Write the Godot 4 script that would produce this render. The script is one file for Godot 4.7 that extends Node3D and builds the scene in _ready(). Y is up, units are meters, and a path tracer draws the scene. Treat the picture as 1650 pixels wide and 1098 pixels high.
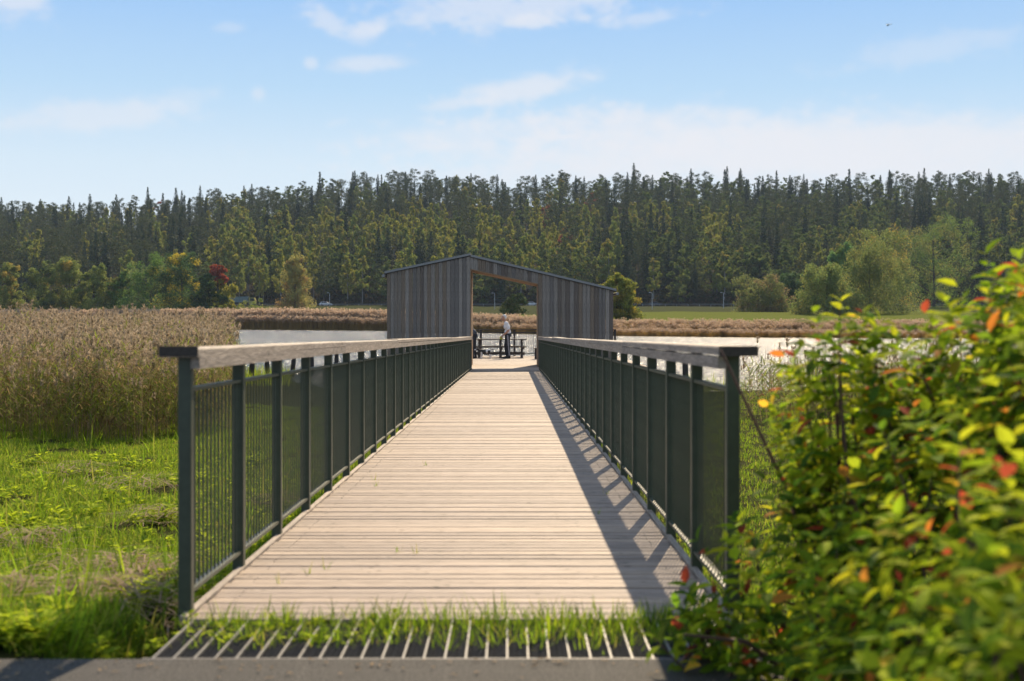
extends Node3D
# A timber boardwalk with green steel railings that runs out to a gabled shelter on a reedy lake.

const F := 2200.0        # focal length in pixels of the 1650 x 1098 photograph
const CX := 825.0
const HY := 516.0        # the horizon's row
const EYE := 1.107
const D0 := 5.03         # where the boardwalk begins
const SLOPE := 0.01114
const PLAT := -0.396     # top of the platform
const WATER := -1.1
const GATE := 43.4

var rng := RandomNumberGenerator.new()
var taken := {}

# ---------------------------------------------------------------- geometry collector
class MB:
	var v := PackedVector3Array()
	var n := PackedVector3Array()
	var c := PackedColorArray()
	var cur := Color(1, 1, 1)
	func tri(a: Vector3, b: Vector3, d: Vector3) -> void:
		var nn := (d - a).cross(b - a).normalized()
		v.append(a); v.append(b); v.append(d)
		n.append(nn); n.append(nn); n.append(nn)
		c.append(cur); c.append(cur); c.append(cur)
	func quad(a: Vector3, b: Vector3, d: Vector3, e: Vector3) -> void:
		tri(a, b, d); tri(a, d, e)
	func quad_out(a: Vector3, b: Vector3, d: Vector3, e: Vector3, out: Vector3) -> void:
		if (d - a).cross(b - a).dot(out) < 0.0:
			quad(a, e, d, b)
		else:
			quad(a, b, d, e)
	func box(at: Vector3, size: Vector3, t := Basis.IDENTITY) -> void:
		var h := size * 0.5
		for ax in 3:
			for s in [-1.0, 1.0]:
				var o := Vector3.ZERO; o[ax] = s * h[ax]
				var p := Vector3.ZERO; p[(ax + 1) % 3] = h[(ax + 1) % 3]
				var q := Vector3.ZERO; q[(ax + 2) % 3] = h[(ax + 2) % 3]
				quad_out(at + t * (o - p - q), at + t * (o + p - q), at + t * (o + p + q), at + t * (o - p + q), t * o)
	# a profile of (u, v) pairs swept from w0 to w1; axis 0: u=y v=z swept along x; axis 1: u=x v=z along y; axis 2: u=x v=y along z
	func prism(prof: Array, w0: float, w1: float, axis := 0) -> void:
		var mid := Vector2.ZERO
		for p in prof: mid += p
		mid /= prof.size()
		var put := func(p: Vector2, w: float) -> Vector3:
			return Vector3(w, p.x, p.y) if axis == 0 else (Vector3(p.x, w, p.y) if axis == 1 else Vector3(p.x, p.y, w))
		var m0: Vector3 = put.call(mid, w0)
		var m1: Vector3 = put.call(mid, w1)
		for i in prof.size():
			var p: Vector2 = prof[i]
			var q: Vector2 = prof[(i + 1) % prof.size()]
			var a: Vector3 = put.call(p, w0)
			var b: Vector3 = put.call(q, w0)
			var e: Vector3 = put.call(p, w1)
			var g: Vector3 = put.call(q, w1)
			quad_out(a, b, g, e, (a + g) * 0.5 - (m0 + m1) * 0.5)
			if (b - m0).cross(a - m0).dot(m0 - m1) < 0.0: tri(m0, b, a)
			else: tri(m0, a, b)
			if (g - m1).cross(e - m1).dot(m1 - m0) < 0.0: tri(m1, g, e)
			else: tri(m1, e, g)
	func tube(pts: Array, radii: Array, sides := 6, capped := true) -> void:
		var rings := []
		for i in pts.size():
			var dir: Vector3 = (pts[min(i + 1, pts.size() - 1)] - pts[max(i - 1, 0)]).normalized()
			var ref := Vector3.UP if absf(dir.y) < 0.9 else Vector3.RIGHT
			var u := dir.cross(ref).normalized()
			var w := u.cross(dir).normalized()
			var ring := []
			for k in sides:
				var a := TAU * k / sides
				ring.append(u * cos(a) + w * sin(a))
			rings.append(ring)
		for i in pts.size() - 1:
			for k in sides:
				var k2 := (k + 1) % sides
				var na: Vector3 = rings[i][k]; var nb: Vector3 = rings[i][k2]
				var nc: Vector3 = rings[i + 1][k2]; var nd: Vector3 = rings[i + 1][k]
				var a: Vector3 = pts[i] + na * radii[i]; var b: Vector3 = pts[i] + nb * radii[i]
				var e: Vector3 = pts[i + 1] + nc * radii[i + 1]; var g: Vector3 = pts[i + 1] + nd * radii[i + 1]
				var flip := (e - a).cross(b - a).dot(na + nb) < 0.0
				var order := [a, e, b, a, g, e] if flip else [a, b, e, a, e, g]
				var norms := [na, nc, nb, na, nd, nc] if flip else [na, nb, nc, na, nc, nd]
				for j in 6:
					v.append(order[j]); n.append(norms[j]); c.append(cur)
		if capped:
			for e in [0, pts.size() - 1]:
				var out: Vector3 = (pts[0] - pts[1]) if e == 0 else (pts[e] - pts[e - 1])
				for k in sides:
					var a: Vector3 = pts[e] + rings[e][k] * radii[e]
					var b: Vector3 = pts[e] + rings[e][(k + 1) % sides] * radii[e]
					if (b - pts[e]).cross(a - pts[e]).dot(out) < 0.0: tri(pts[e], b, a)
					else: tri(pts[e], a, b)
	# a thin bent blade: a strip from p along dir that droops; width w at the base
	func blade(p: Vector3, dir: Vector3, side: Vector3, length: float, w: float, droop: float, segs := 3) -> void:
		var prev_l := p - side * w * 0.5
		var prev_r := p + side * w * 0.5
		var at := p
		var d := dir
		for i in segs:
			d = (d + Vector3.DOWN * droop / segs).normalized()
			at += d * length / segs
			var t := float(i + 1) / segs
			if i == segs - 1:
				tri(prev_l, at, prev_r)
			else:
				var ww := w * (1.0 - t * t * 0.75)
				var l := at - side * ww * 0.5
				var r := at + side * ww * 0.5
				quad(prev_l, l, r, prev_r)
				prev_l = l; prev_r = r
	func leaf(p: Vector3, dir: Vector3, nrm: Vector3, length: float, w: float) -> void:
		var s := dir.cross(nrm).normalized() * w * 0.5
		var up := nrm * w * 0.16
		var a := p + dir * length * 0.3
		var b := p + dir * length * 0.65 - nrm * length * 0.05
		var e := p + dir * length - nrm * length * 0.16
		tri(p, a + s + up, a); tri(p, a, a - s + up)
		quad(a, a + s + up, b + s * 0.8 + up, b); quad(a - s + up, a, b, b - s * 0.8 + up)
		tri(b, b + s * 0.8 + up, e); tri(b - s * 0.8 + up, b, e)
	# a small flat leaf-shaped face
	func scrap(p: Vector3, r: RandomNumberGenerator, size: float, tilt := Vector3.ZERO) -> void:
		var d := (Vector3(r.randf() - 0.5, r.randf() - 0.5, r.randf() - 0.5) + tilt).normalized()
		var e := d.cross(Vector3(r.randf() - 0.5, r.randf() - 0.5, r.randf() - 0.5)).normalized()
		var l := size * (0.6 + 0.8 * r.randf())
		var w := l * (0.35 + 0.3 * r.randf())
		quad(p - d * l * 0.5, p + e * w * 0.5, p + d * l * 0.5, p - e * w * 0.5)
	func mesh(m: Material) -> ArrayMesh:
		var am := ArrayMesh.new()
		surface(am, m)
		return am
	func surface(am: ArrayMesh, m: Material) -> void:
		if v.is_empty(): return
		var a := []
		a.resize(Mesh.ARRAY_MAX)
		a[Mesh.ARRAY_VERTEX] = v; a[Mesh.ARRAY_NORMAL] = n; a[Mesh.ARRAY_COLOR] = c
		am.add_surface_from_arrays(Mesh.PRIMITIVE_TRIANGLES, a)
		am.surface_set_material(am.get_surface_count() - 1, m)

# ---------------------------------------------------------------- naming and placing
func numbered(called: String) -> String:
	taken[called] = taken.get(called, -1) + 1
	return called if taken[called] == 0 else "%s_%03d" % [called, taken[called]]

func tag(o: Node, label := "", category := "", group := "", kind := "") -> Node:
	if label: o.set_meta("label", label)
	if category: o.set_meta("category", category)
	if group: o.set_meta("group", group)
	if kind: o.set_meta("kind", kind)
	return o

func thing(called: String, label: String, category: String, at := Vector3.ZERO, group := "", kind := "") -> Node3D:
	var o := Node3D.new()
	o.name = numbered(called)
	add_child(o)
	o.position = at
	tag(o, label, category, group, kind)
	return o

func part(called: String, mesh: Mesh, parent: Node, at := Vector3.ZERO, t := Basis.IDENTITY, m: Material = null) -> MeshInstance3D:
	var o := MeshInstance3D.new()
	o.name = called
	o.mesh = mesh
	if m: o.material_override = m
	o.transform = Transform3D(t, at)
	parent.add_child(o, true)
	return o

func many(called: String, mesh: Mesh, spots: Array, parent: Node, tints := []) -> MultiMeshInstance3D:
	var mm := MultiMesh.new()
	mm.transform_format = MultiMesh.TRANSFORM_3D
	mm.use_colors = tints.size() > 0
	mm.mesh = mesh
	mm.instance_count = spots.size()
	for i in spots.size():
		mm.set_instance_transform(i, spots[i])
		if tints.size() > 0: mm.set_instance_color(i, tints[i])
	var o := MultiMeshInstance3D.new()
	o.name = called
	o.multimesh = mm
	parent.add_child(o, true)
	return o

func at_px(px: float, py: float, d: float) -> Vector3:
	return Vector3((px - CX) / F * d, EYE + (HY - py) / F * d, -d)

# ---------------------------------------------------------------- materials
func lin(r: float, g: float, b: float) -> Color:
	return Color(r, g, b).linear_to_srgb()

func mat(col: Color, rough := 0.8, metal := 0.0) -> StandardMaterial3D:
	var m := StandardMaterial3D.new()
	m.albedo_color = col
	m.roughness = rough
	m.metallic = metal
	return m

func leafy(translucent := 0.8, rough := 0.8) -> StandardMaterial3D:
	var m := mat(Color(1, 1, 1), rough)
	m.vertex_color_use_as_albedo = true
	m.cull_mode = BaseMaterial3D.CULL_DISABLED
	m.backlight_enabled = true
	m.backlight = Color(translucent, translucent, translucent)
	m.metallic_specular = 0.18
	return m

func noise_image(size: int, seed_: int, freq: float, octaves: int, lo: float, hi: float, stretch := 1) -> Image:
	var nz := FastNoiseLite.new()
	nz.seed = seed_
	nz.frequency = freq
	nz.fractal_octaves = octaves
	var im := nz.get_seamless_image(size, size / stretch)
	im.convert(Image.FORMAT_RGB8)
	for y in im.get_height():
		for x in size:
			var g := lerpf(lo, hi, im.get_pixel(x, y).r)
			im.set_pixel(x, y, Color(g, g, g))
	return im

func tex(im: Image) -> ImageTexture:
	im.generate_mipmaps()
	return ImageTexture.create_from_image(im)

func grained(col: Color, t: Texture2D, bump: Texture2D, scale3: Vector3, rough := 0.8, world := true) -> StandardMaterial3D:
	var m := mat(col, rough)
	m.albedo_texture = t
	m.uv1_triplanar = true
	m.uv1_world_triplanar = world
	m.uv1_scale = scale3
	if bump:
		m.heightmap_enabled = true
		m.heightmap_texture = bump
		m.heightmap_scale = 0.25
	return m

# ---------------------------------------------------------------- terrain
const SHORE := [[-0.6, 370.0], [-0.3, 350.0], [-0.206, 323.0], [-0.092, 285.0], [0.0, 225.0], [0.076, 194.0], [0.18, 176.0], [0.3, 170.0], [0.6, 160.0]]

func shore(t: float) -> float:
	if t <= SHORE[0][0]: return SHORE[0][1]
	for i in SHORE.size() - 1:
		if t < SHORE[i + 1][0]:
			return lerpf(SHORE[i][1], SHORE[i + 1][1], (t - SHORE[i][0]) / (SHORE[i + 1][0] - SHORE[i][0]))
	return SHORE[-1][1]

var hill_noise := FastNoiseLite.new()

func near_shore(x: float) -> float:   # the lake's near edge
	return 39.0 + 1.5 * sin(x * 0.5) + (maxf(0.0, -x - 4.0) * 2.2) + maxf(0.0, x - 4.0) * 0.8

func height(x: float, d: float) -> float:
	if d < 4.4: return -0.03
	var t := x / d
	var e := near_shore(x)
	if d < e + 8.0:
		var h := lerpf(-0.03, -0.45, smoothstep(4.4, 9.0, d))
		h = lerpf(h, -1.02, clampf((d - 9.0) / (e - 9.0), 0, 1))
		h = lerpf(h, -2.0, clampf((d - e) / 8.0, 0, 1))
		if absf(x + 0.2) < 1.15 and d > 4.4: h = minf(h, -0.35)
		elif absf(x + 0.2) < 1.4 and d > 4.4: h = minf(h, lerpf(-0.35, h, (absf(x + 0.2) - 1.15) / 0.25))
		return h + 0.04 * hill_noise.get_noise_2d(x * 40.0, d * 40.0) * smoothstep(4.4, 6.0, d)
	var s := d - shore(t)
	if s < -4.0: return -2.0
	if s < 2.0: return lerpf(-2.0, -0.8, (s + 4.0) / 6.0)
	if s < 20.0: return lerpf(-0.8, 0.3, (s - 2.0) / 18.0)
	if d < 478.0: return lerpf(0.3, 6.0, (d - shore(t) - 20.0) / (478.0 - shore(t) - 20.0)) + 0.5 * hill_noise.get_noise_2d(x, d)
	if d < 492.0: return 6.0
	var steep := lerpf(0.125, 0.172, smoothstep(-0.36, -0.05, t))
	var rise := minf(d - 492.0, 420.0) * steep
	return 6.0 + rise - maxf(0.0, d - 912.0) * 0.1 + 5.0 * hill_noise.get_noise_2d(x * 0.4, d * 0.4) * smoothstep(492.0, 620.0, d)

# ---------------------------------------------------------------- plants
# crowns are built about the foot of the trunk, in metres
func foliage_clump(mb: MB, at: Vector3, r: Vector3, count: int, size: float, base: Color, vary: float, droop := 0.0) -> void:
	for i in count:
		var p := Vector3(rng.randfn(), rng.randfn(), rng.randfn())
		p = p.normalized() * pow(rng.randf(), 0.45)
		var g := 1.0 + vary * (rng.randf() - 0.5) * 2.0
		mb.cur = Color(base.r * g * (1.0 + vary * 0.4 * rng.randfn()), base.g * g, base.b * g)
		mb.scrap(at + p * r, rng, size, Vector3(0, -droop, 0))

func trunk_mesh(h: float, r: float, m: Material, limbs := 0, reach := 2.0, from := 0.35) -> ArrayMesh:
	var mb := MB.new()
	var pts := []
	var rad := []
	var off := Vector3.ZERO
	for i in 6:
		var t := i / 5.0
		pts.append(off + Vector3(0, h * t - (0.4 if i == 0 else 0.0), 0))
		rad.append(r * (1.0 - 0.85 * t) * (1.25 if i == 0 else 1.0))
		off += Vector3(rng.randf() - 0.5, 0, rng.randf() - 0.5) * h * 0.015
	mb.tube(pts, rad, 7)
	for i in limbs:
		var t := lerpf(from, 0.9, (i + rng.randf()) / limbs)
		var a := rng.randf() * TAU
		var p := Vector3(0, h * t, 0)
		var q := p + Vector3(cos(a), 0.7, sin(a)) * reach * (1.15 - t) * 0.7
		var e := q + Vector3(cos(a), 0.35, sin(a)) * reach * (1.15 - t) * 0.5
		mb.tube([p, q, e], [r * 0.4 * (1.2 - t), r * 0.25 * (1.2 - t), r * 0.06], 4)
	return mb.mesh(m)

func spruce_crown(h: float, r: float, m: Material, col: Color) -> ArrayMesh:
	var mb := MB.new()
	var whorls := int(h * 1.5)
	for i in whorls:
		var t := pow(i / float(whorls), 0.9)
		var y := lerpf(h * 0.1, h * 0.985, t)
		var reach := r * pow(1.0 - t, 0.8) * (0.75 + 0.5 * rng.randf()) + 0.12
		var num := 7 if t < 0.7 else 5
		for k in num:
			var a := TAU * (k + rng.randf() * 0.8) / num + i
			var len_ := reach * (0.65 + 0.5 * rng.randf())
			var dir := Vector3(cos(a), -0.28 + 0.5 * t, sin(a))
			var side := Vector3(-sin(a), 0, cos(a))
			var steps := maxi(2, int(len_ / 0.5))
			for j in steps:
				var f := (j + 0.6) / steps
				var p := Vector3(0, y, 0) + dir * len_ * f + Vector3(0, 0.25 * len_ * f * f, 0)
				var w := 0.8 * (1.15 - f) * minf(1.0, len_ * 0.6) + 0.14
				var g := 0.7 + 0.6 * rng.randf()
				mb.cur = Color(col.r * g, col.g * g, col.b * g)
				var l := len_ / steps * 0.9
				var dr := Vector3(0, -0.3 - 0.3 * rng.randf(), 0)
				mb.quad(p - side * w, p + dir * l * 0.6 + dr * w, p + side * w, p - dir * l * 0.5 + dr * w * 0.3)
				if rng.randf() < 0.9:
					mb.scrap(p + Vector3(rng.randf() - 0.5, -0.3, rng.randf() - 0.5) * w, rng, 0.8, Vector3(0, -0.6, 0))
	return mb.mesh(m)

func pine_crown(h: float, r: float, m: Material, col: Color, low := 0.45) -> ArrayMesh:
	var mb := MB.new()
	var n := 34
	for i in n:
		var t := lerpf(low, 0.97, (i + rng.randf()) / n)
		var k := (t - low) / (1.0 - low)
		var a := rng.randf() * TAU
		var reach := r * (0.25 + 0.85 * sin(PI * clampf(0.2 + 0.75 * k, 0, 1))) * sqrt(rng.randf())
		var s := lerpf(1.25, 0.7, k) * (0.7 + 0.6 * rng.randf()) * r / 2.6
		foliage_clump(mb, Vector3(cos(a) * reach, h * t, sin(a) * reach), Vector3(s, s * 0.6, s), 60, 0.5, col, 0.35)
	return mb.mesh(m)

# round or tall crown of clumps; tone: [base, second colour, share]
func broad_crown(h: float, r: float, low: float, m: Material, col: Color, col2: Color, share: float, clumps := 44, per := 60, size := 0.42, droop := 0.0, slim := 1.0, topped := false) -> ArrayMesh:
	var mb := MB.new()
	var lobes := []
	var n := 11
	for i in n:
		var k := (i + 0.5) / n
		var wide := pow(sin(PI * clampf(0.2 + 0.72 * k, 0, 1)), 0.7) * lerpf(1.0, slim, k)
		var a := i * 2.4 + rng.randf()
		var off := r * wide * 0.62 * rng.randf_range(0.5, 1.15)
		var lr := r * (0.36 + 0.2 * rng.randf()) * lerpf(1.1, 0.62, k)
		lobes.append([Vector3(cos(a) * off, h * lerpf(low + 0.1, 0.93, k) + rng.randf_range(-0.04, 0.04) * h - lr * 0.3, sin(a) * off), lr])
	for i in clumps:
		var L: Array = lobes[i % n]
		var u := Vector3(rng.randfn(), rng.randfn(), rng.randfn()).normalized() * pow(rng.randf(), 0.35)
		var p: Vector3 = L[0] + u * L[1]
		p.y = maxf(p.y, h * low + 0.2)
		var s: float = L[1] * (0.28 + 0.3 * rng.randf())
		var base := col2 if rng.randf() < share else col
		if topped: base = col2 if p.y > h * rng.randf_range(0.55, 0.75) else col
		foliage_clump(mb, p, Vector3(s, s * (0.75 + droop), s), per, size, base, 0.18, droop)
	return mb.mesh(m)

# ---------------------------------------------------------------- bodies: tapered capsules joined by a smooth minimum, meshed as surface nets
func body_mesh(bones: Array, mats: Array, cell: float, k := 0.03) -> ArrayMesh:
	var lo := Vector3(1e9, 1e9, 1e9)
	var hi := -lo
	for b in bones:
		for e in 2:
			var r: Vector3 = Vector3.ONE * (b[2 + e] + cell * 2.0 + k)
			lo = lo.min(b[e] - r); hi = hi.max(b[e] + r)
	var nx := int((hi.x - lo.x) / cell) + 2
	var ny := int((hi.y - lo.y) / cell) + 2
	var nz := int((hi.z - lo.z) / cell) + 2
	var field := PackedFloat32Array()
	field.resize(nx * ny * nz)
	field.fill(1.0)
	for b in bones:
		var a: Vector3 = b[0]; var ab: Vector3 = b[1] - b[0]
		var r0: float = b[2]; var r1: float = b[3]
		var reach := Vector3.ONE * (maxf(r0, r1) + k * 2.0 + cell * 2.0)
		var p0: Vector3 = (a.min(b[1]) - reach - lo) / cell
		var p1: Vector3 = (a.max(b[1]) + reach - lo) / cell
		var l2 := maxf(ab.length_squared(), 1e-8)
		for z in range(maxi(0, int(p0.z)), mini(nz, int(p1.z) + 1)):
			for y in range(maxi(0, int(p0.y)), mini(ny, int(p1.y) + 1)):
				for x in range(maxi(0, int(p0.x)), mini(nx, int(p1.x) + 1)):
					var p := lo + Vector3(x, y, z) * cell - a
					var t := clampf(p.dot(ab) / l2, 0.0, 1.0)
					var dd := (p - ab * t).length() - lerpf(r0, r1, t)
					var i := (z * ny + y) * nx + x
					var o := field[i]
					var h := maxf(k - absf(o - dd), 0.0) / k
					field[i] = minf(o, dd) - h * h * k * 0.25
	var vert := {}
	var where := PackedVector3Array()
	var grad := PackedVector3Array()
	for z in nz - 1:
		for y in ny - 1:
			for x in nx - 1:
				var i := (z * ny + y) * nx + x
				var inside := 0
				var vals := [field[i], field[i + 1], field[i + nx], field[i + nx + 1], field[i + nx * ny], field[i + nx * ny + 1], field[i + nx * ny + nx], field[i + nx * ny + nx + 1]]
				for q in vals:
					if q < 0.0: inside += 1
				if inside == 0 or inside == 8: continue
				var sum := Vector3.ZERO
				var cnt := 0
				for e in [[0, 1], [2, 3], [4, 5], [6, 7], [0, 2], [1, 3], [4, 6], [5, 7], [0, 4], [1, 5], [2, 6], [3, 7]]:
					var fa: float = vals[e[0]]; var fb: float = vals[e[1]]
					if (fa < 0.0) != (fb < 0.0):
						var t := fa / (fa - fb)
						var ca := Vector3(e[0] & 1, (e[0] >> 1) & 1, e[0] >> 2)
						var cb := Vector3(e[1] & 1, (e[1] >> 1) & 1, e[1] >> 2)
						sum += ca.lerp(cb, t); cnt += 1
				vert[i] = where.size()
				where.append(lo + (Vector3(x, y, z) + sum / cnt) * cell)
				grad.append(Vector3(vals[1] - vals[0] + vals[7] - vals[6], vals[2] - vals[0] + vals[7] - vals[5], vals[4] - vals[0] + vals[7] - vals[3]).normalized())
	var sets := []
	for m in mats: sets.append(MB.new())
	var step := [1, nx, nx * ny]
	for i in vert:
		for ax in 3:
			var u: int = step[(ax + 1) % 3]; var w: int = step[(ax + 2) % 3]
			var f0 := field[i]; var f1 := field[i + step[ax]]
			if (f0 < 0.0) == (f1 < 0.0): continue
			if not (vert.has(i - u) and vert.has(i - w) and vert.has(i - u - w)): continue
			var q := [vert[i], vert[i - u], vert[i - u - w], vert[i - w]]
			var c := (where[q[0]] + where[q[2]]) * 0.5
			var best := 1e9
			var region := 0
			for b in bones:
				var ab: Vector3 = b[1] - b[0]
				var t := clampf((c - b[0]).dot(ab) / maxf(ab.length_squared(), 1e-8), 0, 1)
				var dd: float = (c - b[0] - ab * t).length() - lerpf(b[2], b[3], t)
				if dd < best:
					best = dd; region = b[4]
			var mb: MB = sets[region]
			var order := [0, 1, 2, 0, 2, 3]
			if (where[q[2]] - where[q[0]]).cross(where[q[1]] - where[q[0]]).dot(grad[q[0]]) < 0.0: order = [0, 2, 1, 0, 3, 2]
			for j in order:
				mb.v.append(where[q[j]]); mb.n.append(grad[q[j]]); mb.c.append(Color(1, 1, 1))
	var am := ArrayMesh.new()
	for i in mats.size(): sets[i].surface(am, mats[i])
	return am

# ================================================================ the scene
func _ready() -> void:
	rng.seed = 7
	hill_noise.seed = 5
	hill_noise.frequency = 0.02
	camera_and_light()
	make_materials()
	setting()
	bridge()
	shelter_and_platform()
	people()
	far_road_things()
	trees()
	reeds_and_grass()
	shrub()
	small_things()

var M := {}

func camera_and_light() -> void:
	var cam := Camera3D.new()
	cam.name = "camera"
	cam.position = Vector3(0, EYE, 0)
	cam.rotation.x = -atan(33.0 / F)
	cam.near = 0.05
	cam.far = 6000.0
	var lens := CameraAttributesPhysical.new()
	lens.frustum_focal_length = 48.09
	lens.frustum_focus_distance = 24.0
	lens.frustum_near = 0.05
	lens.frustum_far = 6000.0
	lens.exposure_aperture = 3.2
	cam.attributes = lens
	cam.fov = 28.03
	add_child(cam)
	cam.make_current()

	var sun := DirectionalLight3D.new()
	sun.name = "sun"
	sun.light_energy = 1.6
	sun.light_color = Color(1.0, 0.91, 0.77)
	sun.light_angular_distance = 0.5
	sun.shadow_enabled = true
	var el := deg_to_rad(34.5)
	var az := deg_to_rad(12.0)
	var to_sun := Vector3(sin(az) * cos(el), sin(el), -cos(az) * cos(el))
	sun.basis = Basis.looking_at(-to_sun)
	add_child(sun)

	var env := Environment.new()
	env.background_mode = Environment.BG_SKY
	env.tonemap_mode = Environment.TONE_MAPPER_LINEAR
	env.tonemap_exposure = 1.7
	env.sdfgi_enabled = true
	env.ssao_enabled = true
	env.ssil_enabled = true
	env.fog_enabled = true
	env.fog_density = 0.00009
	env.fog_light_color = Color(0.8, 0.88, 1.0)
	var sky := Sky.new()
	var pm := PanoramaSkyMaterial.new()
	pm.panorama = ImageTexture.create_from_image(sky_image())
	pm.energy_multiplier = 0.57
	sky.sky_material = pm
	env.sky = sky
	var we := WorldEnvironment.new()
	we.name = "air"
	we.environment = env
	add_child(we)

func sky_image() -> Image:
	var w := 4096
	var h := 2048
	var im := Image.create(w, h, false, Image.FORMAT_RGBF)
	var stops := [[0.0, Color(0.92, 0.98, 1.03)], [4.0, Color(0.84, 0.95, 1.03)], [6.5, Color(0.74, 0.895, 1.02)], [9.5, Color(0.52, 0.765, 1.01)], [13.0, Color(0.36, 0.625, 1.0)], [25.0, Color(0.40, 0.60, 0.90)], [45.0, Color(0.46, 0.57, 0.76)], [90.0, Color(0.48, 0.57, 0.70)]]
	for y in h:
		var el := 90.0 - (y + 0.5) * 180.0 / h
		var c := Color(0.25, 0.27, 0.2)
		if el > 0.0:
			for i in stops.size() - 1:
				if el <= stops[i + 1][0]:
					var t: float = (el - stops[i][0]) / (stops[i + 1][0] - stops[i][0])
					c = stops[i][1].lerp(stops[i + 1][1], t)
					break
		im.fill_rect(Rect2i(0, y, w, 1), c)
	var nz := FastNoiseLite.new()
	nz.seed = 11
	nz.frequency = 0.012
	nz.fractal_octaves = 5
	# clouds: pixel of the photograph, half width and half height in pixels, density, tilt, wispiness
	var list := [[10, 22, 60, 34, 0.75, 0.1, 0.6], [155, 200, 150, 26, 0.6, -0.1, 0.5], [590, 52, 34, 18, 0.75, -0.3, 0.4], [528, 38, 34, 20, 0.6, 0.4, 0.6], [595, 104, 60, 14, 0.65, -0.05, 0.4],
		[500, 106, 13, 10, 0.6, 0, 0.3], [415, 156, 12, 10, 0.5, 0, 0.3], [820, 12, 200, 32, 0.7, -0.05, 0.7], [860, 32, 40, 14, 0.6, -0.1, 0.5], [1030, 32, 60, 12, 0.5, -0.1, 0.6], [845, 142, 110, 22, 0.85, -0.16, 0.5], [730, 168, 60, 10, 0.6, -0.1, 0.5],
		[1490, 98, 130, 22, 0.35, -0.12, 0.6], [780, 215, 220, 28, 0.5, -0.08, 0.7], [1060, 205, 260, 34, 0.62, 0.02, 0.7], [1400, 250, 520, 60, 0.95, 0.03, 0.35], [1150, 255, 480, 44, 0.7, 0, 0.5], [870, 280, 300, 20, 0.35, 0, 0.6], [290, 170, 60, 18, 0.25, -0.2, 0.6], [370, 54, 26, 9, 0.3, 0, 0.6]]
	var r := RandomNumberGenerator.new()
	r.seed = 3
	for i in 90:   # the same kinds of cloud all round, outside the frame
		var a := r.randf_range(42.0, 318.0)
		list.append([a, r.randf_range(2.0, 32.0), r.randf_range(2.0, 9.0), r.randf_range(0.4, 1.3), r.randf_range(0.3, 0.8), r.randf_range(-0.15, 0.1), 0.6, true])
	for c in list:
		var az: float; var el: float; var sx: float; var sy: float
		if c.size() > 7:
			az = c[0] if c[0] < 180.0 else c[0] - 360.0
			el = c[1]; sx = c[2]; sy = c[3]
		else:
			az = rad_to_deg(atan((c[0] - CX) / F)); el = rad_to_deg(atan((HY - c[1]) / F))
			sx = rad_to_deg(c[2] / F); sy = rad_to_deg(c[3] / F)
		var ppd := w / 360.0
		var mx := az / 360.0 * w
		var my := (90.0 - el) / 180.0 * h
		for y in range(maxi(0, int(my - sy * 2.2 * ppd - absf(c[5]) * sx * ppd)), mini(h / 2, int(my + sy * 2.2 * ppd + absf(c[5]) * sx * ppd))):
			for x in range(int(mx - sx * 1.9 * ppd), int(mx + sx * 1.9 * ppd)):
				var ux := (x - mx) / (sx * ppd)
				var uy: float = (y - my - c[5] * (x - mx)) / (sy * ppd)
				var q: float = ux * ux + uy * uy
				if q > 3.6: continue
				var nv := nz.get_noise_2d(x * 3.5, y * 7.0) + 0.5 * nz.get_noise_2d(x * 11.0, y * 20.0 + 700.0)
				var a: float = smoothstep(0.1, 0.95, exp(-q * 0.9) * 1.15 + nv * c[6] * 0.75 - 0.08) * c[4] * 0.8
				if a <= 0.003: continue
				var xx := posmod(x, w)
				im.set_pixel(xx, y, im.get_pixel(xx, y).lerp(Color(0.93, 0.93, 0.97), a))
	return im

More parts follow.
